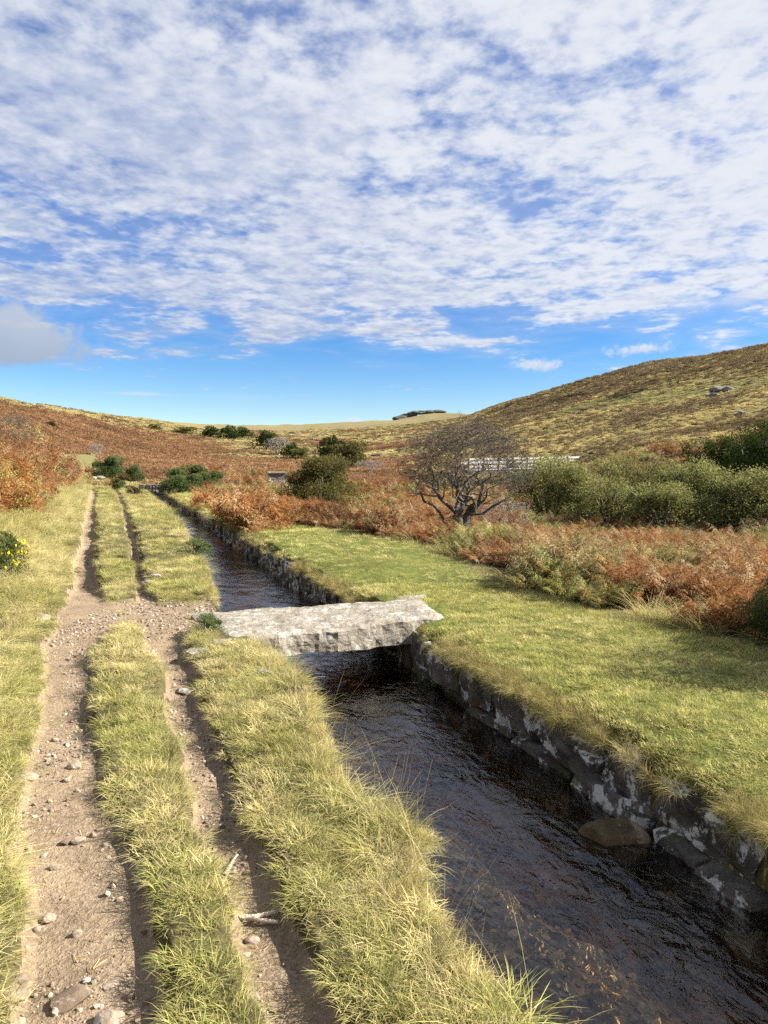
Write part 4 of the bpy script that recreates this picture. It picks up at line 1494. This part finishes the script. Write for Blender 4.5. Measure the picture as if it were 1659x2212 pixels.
C_LONG = protos('long_grass', [blade_tuft(10 + i, 125, .085, .080, .0023, .62, 1.2, 3, .5) for i in range(5)], M['grass'])
C_SHORT = protos('short_grass', [blade_tuft(30 + i, 100, .10, .045, .0028, .55, .9, 2, .35) for i in range(4)], M['grass'])
C_TUSS = protos('tussock', [blade_tuft(50 + i, 90, .08, .25, .0030, .50, 1.4, 4, .6) for i in range(5)], M['grass'])
C_STALK = protos('stalk', [blade_tuft(70 + i, 4, .06, .44, .0018, .32, .7, 5, 1.0) for i in range(4)], M['grass'])
C_FROND = protos('bracken', [frond_clump(90 + i, 4, .42, .62, 1.0, .16) for i in range(6)], M['bracken'])
C_DOME = protos('moor_clump', [dome_clump(110 + i, 170, .15) for i in range(5)], M['clump'])
C_PEB = protos('pebble', [rock_mesh('pebble', 600 + i, (1, .8, .6), 1, 4, .08) for i in range(6)], M['pebble'])
def straw(seed):
    rs = np.random.default_rng(seed)
    V, Fq = [], []
    for k in range(3):
        p, a, l = rs.normal(0, .02, 2), rs.uniform(0, 6.28), rs.uniform(.008, .032)
        d, w = np.array([math.cos(a), math.sin(a)]) * l, np.array([-math.sin(a), math.cos(a)]) * .0008
        i = len(V)
        V += [(*(p - d - w), 0), (*(p - d + w), .001), (*(p + d + w), .003), (*(p + d - w), .002)]
        Fq.append((i, i + 1, i + 2, i + 3))
    return np_mesh('straw', V, Fq, np.full((len(V), 2), .5))


C_STRAW = protos('straw', [straw(i) for i in range(3)], M['grass'])
for ob in C_PEB.objects:
    me = ob.data
    a = me.attributes.new('leaf', 'FLOAT_VECTOR', 'POINT')
    nv = len(me.vertices)
    a.data.foreach_set('vector', np.full(nv * 3, .4, np.float32))


def polar(n, r0, r1, a0=-36, a1=36, pw=0.0):
    """points spread over a wedge; pw=0 even on the ground, pw=1 even in log distance"""
    a = np.radians(rng.uniform(a0, a1, n))
    if pw == 1.0:
        r = np.exp(rng.uniform(math.log(r0), math.log(r1), n))
    else:
        k = 2 - 2 * pw
        r = (rng.uniform(r0 ** k, r1 ** k, n)) ** (1 / k)
    return np.sin(a) * r, np.cos(a) * r


def rots(n, tilt):
    return np.stack([rng.normal(0, tilt, n), rng.normal(0, tilt, n), rng.uniform(0, 2 * math.pi, n)], 1)


def tints(n, cols, w, jit=.12):
    """per plant pick from colours by weights (n,k), jittered"""
    cols = np.array(cols)
    cw = np.cumsum(w / w.sum(1, keepdims=True), 1)
    k = (rng.random(n)[:, None] > cw).sum(1).clip(0, len(cols) - 1)
    c = cols[k]
    return np.clip(c * (1 + rng.normal(0, jit, (n, 1))) * (1 + rng.normal(0, jit * .18, (n, 3))), .004, .9)


def grass_layer():
    # --- strips and verges beside the ruts
    x = np.concatenate([rng.uniform(-3.0, 2.2, 15000), rng.uniform(-14, 2, 17000), rng.uniform(-7.5, -2.5, 7000), rng.uniform(-27, -5, 9000)])
    y = np.concatenate([rng.uniform(.6, 9.5, 15000), rng.uniform(9, 34, 17000), rng.uniform(3.5, 12, 7000), rng.uniform(32, 64, 9000)])
    q, Y, w = zones(x, y)
    rut, cross = rut_mask(x, y)
    leftlim = ed(E_LV, Y) - 3.2
    dil = 1 + np.clip((y - 8) / 9, 0, 1.6)
    keep = (q < ed(E_LEFT, Y) + .03) & (q > leftlim) & (np.maximum(np.maximum(rut, rut_mask(x + .05 * dil, y)[0]), rut_mask(x - .05 * dil, y)[0]) < .22 + .75 * rng.random(len(x)) ** 4) & (np.abs(np.arctan2(x, y)) < R(42))
    keep &= (fbm(x * 6, y * 6, 203, 2) > .30) | (rng.random(len(x)) < .35)
    # bare crossing keeps only a thin scatter
    keep &= rng.random(len(x)) > cross * .86
    slabm = (y > 6.35) & (y < 8.5) & (q > -2.12 + (y - 7.5) * .05) & (q < .5)
    keep &= ~slabm
    x, y, q, Y = x[keep], y[keep], q[keep], Y[keep]
    n = len(x)
    z = height(x, y)
    verge = sm(ed(E_LV, Y) - q, .0, .35)
    edge = np.exp(-np.abs(q - ed(E_LEFT, Y)) / .10)
    rutd = rut_mask(x + .06, y)[0] + rut_mask(x - .06, y)[0]
    patch = fbm(x * 1.6, y * 1.6, 201, 3)
    clod = fbm(x * 6, y * 6, 203, 2)
    hgt = (.15 + .75 * patch + .75 * sm(clod, .3, .7)) * (1 + .75 * verge + .35 * edge) * rng.uniform(.7, 1.25, n) * (1 - .35 * np.clip(rutd, 0, 1))
    hgt *= np.where(cross[keep] > .2, .45, 1)
    dist = 1 + np.clip((y - 8) / 14, 0, 1.2) + np.clip((y - 30) / 25, 0, 1)
    dryp = np.clip(.22 + 1.7 * (fbm(x * 1.5, y * 1.2, 211, 3) - .45) - .25 * (clod - .5) + .30 * verge + .30 * edge, .05, .95)
    wgt = np.stack([(1 - dryp) * .62, (1 - dryp) * .38, dryp * .62, dryp * .38], 1)
    ta = tints(n, [(.170, .204, .044), (.102, .134, .028), (.33, .295, .105), (.44, .375, .185)], wgt, .16)
    tb = tints(n, [(.41, .375, .145), (.54, .47, .24)], np.stack([1 - dryp, dryp], 1), .12)
    long_ = rng.random(n) < verge * (.28 + .3 * sm(y, 4, 8)) + edge * .18
    s = hgt * dist * .68
    scl = np.stack([dist * 1.05, dist * 1.05, s], 1)
    rot = rots(n, .20)
    # wind and light lean them all a touch to the left
    rot[:, 1] -= 0
    m = ~long_
    scatter('verge_grass', 'yellow green grass on the strips beside the ruts', C_LONG, np.stack([x, y, z], 1)[m], rot[m], scl[m], rng.integers(0, 5, m.sum()), ta[m], tb[m])
    m = long_
    scatter('tussock_grass', 'long straw coloured grass on the left verge and bank edge', C_TUSS, np.stack([x, y, z], 1)[m], rot[m], (scl * np.array([.9, .9, .55]))[m], rng.integers(0, 5, m.sum()), ta[m] * 1.1, tb[m])

    # --- lawn on the right
    x = np.concatenate([rng.uniform(-2.0, 4.6, 15000), rng.uniform(-13, 3, 17000)])
    y = np.concatenate([rng.uniform(2.2, 9.5, 15000), rng.uniform(9, 42, 17000)])
    q, Y, w = zones(x, y)
    lw = ed(E_LAWN, Y) + w * 1.2
    keep = (q > -.06) & (q < lw + .25) & (np.abs(np.arctan2(x, y)) < R(40))
    slabm = (y > 7.25) & (y < 8.75) & (q < .62 - np.abs(y - 7.9) * .3)
    keep &= ~slabm
    x, y, q, Y, lw = x[keep], y[keep], q[keep], Y[keep], lw[keep]
    n = len(x)
    z = height(x, y)
    edge = np.exp(-np.maximum(q, 0) / .16)
    bed = sm(q - lw, -.35, .1)
    patch = fbm(x * 1.1, y * 1.1, 221, 3)
    dist = 1 + np.clip((y - 8) / 12, 0, 1.4)
    hgt = (.35 + .6 * patch + .6 * sm(fbm(x * 5, y * 5, 225, 2), .3, .7)) * (1 + 1.2 * edge * sm(fbm(x * 2, y * 2, 223, 2), .3, .6) + 1.4 * bed)
    dryp = np.clip(.30 + .9 * (fbm(x * 1.4, y * 1.4, 231, 3) - .4) + .35 * edge + .2 * bed, .03, .9)
    wgt = np.stack([(1 - dryp) * .55, (1 - dryp) * .45, dryp], 1)
    ta = tints(n, [(.33, .335, .085), (.265, .28, .070), (.44, .39, .15)], wgt, .13)
    tb = tints(n, [(.50, .48, .17), (.60, .53, .26)], np.stack([1 - dryp, dryp], 1), .12)
    scl = np.stack([dist, dist, hgt * dist ** .6 * .8], 1)
    scatter('lawn_grass', 'short cropped green grass on the right bank', C_SHORT, np.stack([x, y, z], 1), rots(n, .15), scl, rng.integers(0, 4, n), ta, tb)

    # --- overhanging fringe on both lips of the watercourse
    n = 5200
    y = np.concatenate([rng.uniform(1.2, 12, 3600), rng.uniform(12, 44, 1600)])
    right = rng.random(n) < .45
    Y = np.clip(y, 0, 60)
    q = np.where(right, rng.uniform(-.10, .16, n), ed(E_LEFT, Y) + rng.uniform(-.10, .07, n))
    x = xr(y) + q
    dens_ = np.where(right, sm(fbm(y * 1.3, y * 0 + 3.0, 241, 2), .38, .62) + .10, .55)
    keep = (rng.random(n) < dens_) & ~((y > 6.3) & (y < 8.7) & ~right) & ~((y > 7.2) & (y < 8.75))
    x, y, right = x[keep], y[keep], right[keep]
    n = len(x)
    z = np.where(right, -.06, -.02) + rng.uniform(-.05, .03, n)
    dist = 1 + np.clip((y - 8) / 14, 0, 1.2)
    dirn = np.where(right, -1.0, 1.0)
    rot = rots(n, .25)
    # tip over towards the water without losing the random turn
    ux, uy = .937, .348
    tip = rng.uniform(.25, .95, n) * dirn
    rot[:, 0], rot[:, 1] = -uy * tip + rng.normal(0, .15, n), ux * tip + rng.normal(0, .15, n)
    rot[:, 2] = rng.uniform(-.6, .6, n)
    ta = tints(n, [(.13, .15, .03), (.27, .235, .075), (.36, .30, .12)], np.tile([.4, .35, .25], (n, 1)), .15)
    tb = tints(n, [(.40, .34, .13), (.48, .41, .19)], np.ones((n, 2)), .12)
    s = rng.uniform(.6, 1.15, n) * dist * np.where(right, .66, .50)
    scatter('fringe_grass', 'dry grass hanging over both edges of the water', C_TUSS, np.stack([x, y, z], 1), rot, np.stack([s * .7, s * .7, s * .68], 1), rng.integers(0, 5, n), ta, tb)
    # --- thin dead stalks standing over the water's left edge
    n = 110
    y = rng.uniform(1.8, 6.2, n)
    x = xr(y) + ed(E_LEFT, np.clip(y, 0, 60)) + rng.uniform(-.14, .05, n)
    s = rng.uniform(.5, .95, n)
    rot = rots(n, .22)
    ta = tints(n, [(.44, .37, .19)], np.ones((n, 1)), .06)
    scatter('dry_stalks', 'thin dry grass stalks leaning over the left water edge', C_STALK, np.stack([x, y, np.full(n, .0)], 1), rot, np.stack([s, s, s], 1), rng.integers(0, 4, n), ta, ta * 1.15)


grass_layer()


def bracken_layer():
    BR = [(.225, .098, .038), (.16, .066, .032), (.31, .175, .072), (.40, .305, .17), (.22, .225, .068), (.17, .20, .095)]
    BR2 = [(.36, .185, .078), (.25, .118, .060), (.50, .39, .23), (.38, .35, .13)]
    x, y = polar(70000, 5.5, 70, -37, 37, .55)
    q, Y, w = zones(x, y)
    r = np.hypot(x, y)
    lw = ed(E_LAWN, Y) + w * 1.2
    n2 = fbm(x / 3.2, y / 3.2, 81, 3)
    rightf = (q > lw + .18) & (y > 5.9)
    # path and watercourse leave the straight after about 47 m
    rightf &= ~((y > 46) & (q < 1.5) & (q > -6))
    lim = ed(E_LV, Y) - 1.0 - 1.4 * (n2 - .3) - .3 * (1 - sm(y, 9, 16))
    leftf = (q < lim) & (y > 9.2 + (q + 6) * .2)
    gap = fbm(x / 1.5, y / 1.5, 251, 3)
    keep = (rightf & (gap > .44)) | (leftf & (gap > .36))
    # a lane of turf past the heap of stones
    pxl, pyl = project(x, y, height(x, y))
    lane = (pxl > 95) & (pxl < 215) & (pyl > 980) & (pyl < 1016) & (r > 40)
    keep &= ~lane
    far_thin = np.clip(1.15 - r / 90, .25, 1)
    keep &= rng.random(len(x)) < far_thin
    x, y, q = x[keep], y[keep], q[keep]
    leftf = leftf[keep]
    # the big clump leaning over the right bank, and tufts along it
    ax, ay = [], []
    for (cx, cy, sx, sy, k) in ((-3.45, 17.9, .45, 1.1, 75), (-4.6, 20.2, .6, 1.3, 95), (-4.4, 18.6, .28, .8, 30), (-5.9, 22.4, .5, 1.4, 60), (-6.9, 26.5, .6, 1.2, 45)):
        ax.append(rng.normal(cx, sx, k))
        ay.append(rng.normal(cy, sy, k))
    ax, ay = np.concatenate(ax), np.concatenate(ay)
    ok = (ax - xr(ay)) > -.05
    clump = np.zeros(len(x) + ok.sum(), bool)
    clump[len(x):] = True
    x, y = np.concatenate([x, ax[ok]]), np.concatenate([y, ay[ok]])
    leftf = np.concatenate([leftf, np.zeros(ok.sum(), bool)])
    n = len(x)
    z = height(x, y)
    r = np.hypot(x, y)
    q = x - xr(y)
    g = sm(fbm(x / 2.2, y / 2.2, 261, 3), .54, .68) * (~leftf) * (~clump)
    g = np.maximum(g, .4 * sm(fbm(x / 6, y / 6, 263, 2), .58, .7) * leftf * sm(r, 14, 22))
    tan = sm(fbm(x / 3.5, y / 3.5, 271, 3), .48, .68)
    redn = sm(fbm(x / 5, y / 5, 273, 2), .42, .62)
    rust = 1 - g * .8
    wgt = np.stack([rust * (.30 + .3 * (1 - redn)), rust * (.12 + .45 * redn), rust * .28, .35 * tan * (1 - .6 * leftf) + .03, g * .9, g * .7], 1)
    ta = tints(n, BR, wgt, .16)
    tb = tints(n, BR2, np.stack([rust * .5, rust * .4 * (.4 + redn), .2 + .35 * tan, g * 1.0], 1), .14)
    warm = (clump | (leftf & (r < 26)))[:, None]
    ta = np.where(warm, ta * np.array([1.10, 1.02, .92]), ta)
    tb = np.where(warm, tb * np.array([1.10, 1.02, .92]), tb)
    humps = fbm(x / 1.9, y / 1.9, 281, 2)
    s = (.12 + 1.45 * humps) * rng.uniform(.72, 1.2, n) * (1 + np.clip((r - 22) / 45, 0, .8))
    s *= np.where(clump, 1.05, 1)
    edge_r = sm(q - ed(E_LAWN, np.clip(y, 0, 60)), .1, 1.3)
    s *= np.where(leftf | clump, 1, .55 + .45 * edge_r)
    s *= np.where(leftf | clump, 1, .70)
    pxb = CX + F * x / y
    s *= 1 - .66 * np.exp(-((pxb - 985) / 75) ** 2) * sm(r, 14.5, 16.5) * (1 - sm(r, 19.5, 20.5))
    scl = np.stack([s, s, s * rng.uniform(.7, 1.0, n)], 1)
    near = ~clump
    scatter('bracken', 'autumn bracken, rust, tan and green, covering both sides', C_FROND, np.stack([x, y, z], 1)[near], rots(n, .2)[near], scl[near], rng.integers(0, 6, near.sum()), ta[near], tb[near])
    m = clump
    scatter('bracken_clump', 'tall orange bracken clump leaning over the right bank', C_FROND, np.stack([x, y, z], 1)[m], rots(n, .2)[m], scl[m], rng.integers(0, 6, m.sum()), ta[m], tb[m])
    # grass standing between the ferns
    x, y = polar(16000, 7, 60, -36, 36, .6)
    q, Y, w = zones(x, y)
    gp = fbm(x / 2.1, y / 2.1, 291, 3)
    keep = ((q > ed(E_LAWN, Y) + .1) & (gp > .50)) | ((q < ed(E_LV, Y) - .9) & (y > 3))
    keep &= y < 46 + 20 * (np.abs(q + 2) > 5)
    x, y = x[keep], y[keep]
    n = len(x)
    r = np.hypot(x, y)
    ta = tints(n, [(.36, .30, .12), (.20, .20, .05), (.42, .35, .16)], np.tile([.4, .35, .25], (n, 1)), .15)
    tb = tints(n, [(.48, .41, .19), (.36, .32, .12)], np.ones((n, 2)), .12)
    s = rng.uniform(.8, 1.5, n) * (1 + np.clip((r - 12) / 30, 0, 1.5))
    scatter('rough_grass', 'straw coloured rough grass among the bracken', C_TUSS, np.stack([x, y, height(x, y)], 1), rots(n, .15), np.stack([s * 1.3, s * 1.3, s], 1), rng.integers(0, 5, n), ta, tb)


bracken_layer()


def moor_layer():
    x, y = polar(170000, 52, 520, -33, 33, .80)
    r = np.hypot(x, y)
    az = np.arctan2(x, y)
    z = height(x, y)
    # leave out what a ridge hides
    q = x - xr(y)
    W = cover(x, y, z)
    n = len(x)
    patch = fbm(x / 14, y / 14, 301, 3)
    cw = np.cumsum(W, 1)
    k = (rng.random(n)[:, None] > cw).sum(1).clip(0, 3)
    keep = rng.random(n) < np.choose(k, [.45, .85, 1.0, 1.0])
    pxl, pyl = project(x, y, z)
    keep &= ~((pxl > 100) & (pxl < 215) & (pyl > 980) & (pyl < 1016))
    x, y, z, r, k, n2 = x[keep], y[keep], z[keep], r[keep], k[keep], fbm(x / 8, y / 8, 311, 3)[keep]
    n = len(x)
    A = np.array([[(.17, .18, .045), (.21, .22, .055)], [(.40, .335, .15), (.30, .27, .105)], [(.195, .112, .060), (.155, .085, .048)], [(.135, .102, .066), (.095, .078, .048)]])
    Bc = np.array([(.27, .27, .075), (.50, .42, .20), (.275, .165, .088), (.21, .16, .10)])
    ta = A[k, rng.integers(0, 2, n)] * (1 + rng.normal(0, .14, (n, 1)))
    tb = Bc[k] * (1 + rng.normal(0, .12, (n, 1)))
    mod = (.35 + 1.3 * (.6 * fbm(x / 26, y / 13, 331, 4) + .4 * fbm(x / 5, y / 5, 335, 2)))[:, None]
    ta, tb = ta * mod, tb * mod
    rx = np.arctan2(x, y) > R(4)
    # bracken on the right hill is a deader brown
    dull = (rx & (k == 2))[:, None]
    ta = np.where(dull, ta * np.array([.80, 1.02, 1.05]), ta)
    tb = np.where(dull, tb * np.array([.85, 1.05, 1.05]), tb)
    base = np.array([.35, .50, .72, .60])[k]
    s = base * rng.uniform(.55, 1.35, n) * np.clip(r / 130, .75, 2.4)
    flat = np.array([.45, .7, .85, .75])[k] * rng.uniform(.7, 1.2, n) * np.clip(1.2 - r / 900, .5, 1)
    scl = np.stack([s, s, s * flat], 1)
    rot = rots(n, .12)
    idx = rng.integers(0, 5, n)
    Pn = np.stack([x, y, z - .05], 1)
    for kk, nm, lab in ((0, 'hill_turf', 'green turf hummocks on the hillsides'), (1, 'hill_grass', 'straw coloured grass tussocks over the moor'),
                        (2, 'hill_bracken', 'dead rust bracken covering the hillsides'), (3, 'hill_heather', 'dark heather patches on the hillsides')):
        m = k == kk
        scatter(nm, lab, C_DOME, Pn[m], rot[m], scl[m], idx[m], ta[m], tb[m])


moor_layer()


def gravel_layer():
    x = np.concatenate([rng.uniform(-3.2, 0, 90000), rng.uniform(-6, -1, 12000)])
    y = np.concatenate([rng.uniform(1.4, 9.2, 90000), rng.uniform(8, 22, 12000)])
    rut, cross = rut_mask(x, y)
    gp = fbm(x * 2.2, y * 1.6, 321, 3)
    m = np.maximum(rut, cross)
    keep = (m > .55) & (rng.random(len(x)) < .10 + .95 * sm(gp, .34, .58))
    x, y = x[keep], y[keep]
    n = len(x)
    s = np.minimum(.0042 * (rng.pareto(1.9, n) + 1), .034) * (1 + np.clip((y - 5) / 12, 0, 1))
    z = height(x, y) + s * .12
    ta = tints(n, [(.34, .28, .21), (.25, .19, .14), (.42, .38, .32), (.15, .115, .085)], np.tile([.4, .32, .13, .15], (n, 1)), .15)
    scatter('gravel', 'loose grit and pebbles on the bare ruts', C_PEB, np.stack([x, y, z], 1), rots(n, .5), np.stack([s, s, s], 1), rng.integers(0, 6, n), ta, ta * .85)
    # dead straws blown onto the ruts
    x, y = rng.uniform(-3.2, 0, 9000), rng.uniform(1.4, 10, 9000)
    rut, cross = rut_mask(x, y)
    keep = (np.maximum(rut, cross) > .5) & (rng.random(9000) < .55)
    x, y = x[keep], y[keep]
    n = len(x)
    ta = tints(n, [(.40, .32, .17), (.22, .15, .08)], np.tile([.7, .3], (n, 1)), .2)
    s = rng.uniform(.5, 1.3, n)
    scatter('straw_litter', 'dead straws and bits of stalk on the bare ruts', C_STRAW, np.stack([x, y, height(x, y) + .004], 1), rots(n, .06), np.stack([s, s, s], 1), rng.integers(0, 3, n), ta, ta * 1.1)
    # pebbles on the bed near the left bank
    y = rng.uniform(1.5, 6.5, 5200)
    q = ed(E_LEFT, y) + .08 + np.abs(rng.normal(0, .42, 5200))
    x = xr(y) + q
    keep = q < -.25
    x, y = x[keep], y[keep]
    n = len(x)
    s = np.minimum(.013 * (rng.pareto(2.4, n) + 1), .075)
    ta = tints(n, [(.55, .37, .14), (.38, .25, .10), (.17, .12, .06), (.64, .48, .22)], np.tile([.35, .3, .2, .15], (n, 1)), .18)
    scatter('bed_pebbles', 'amber pebbles under the shallow water by the left bank', C_PEB, np.stack([x, y, height(x, y) + s * .1], 1), rots(n, .4), np.stack([s, s, s * .7], 1), rng.integers(0, 6, n), ta, ta * .8)


gravel_layer()
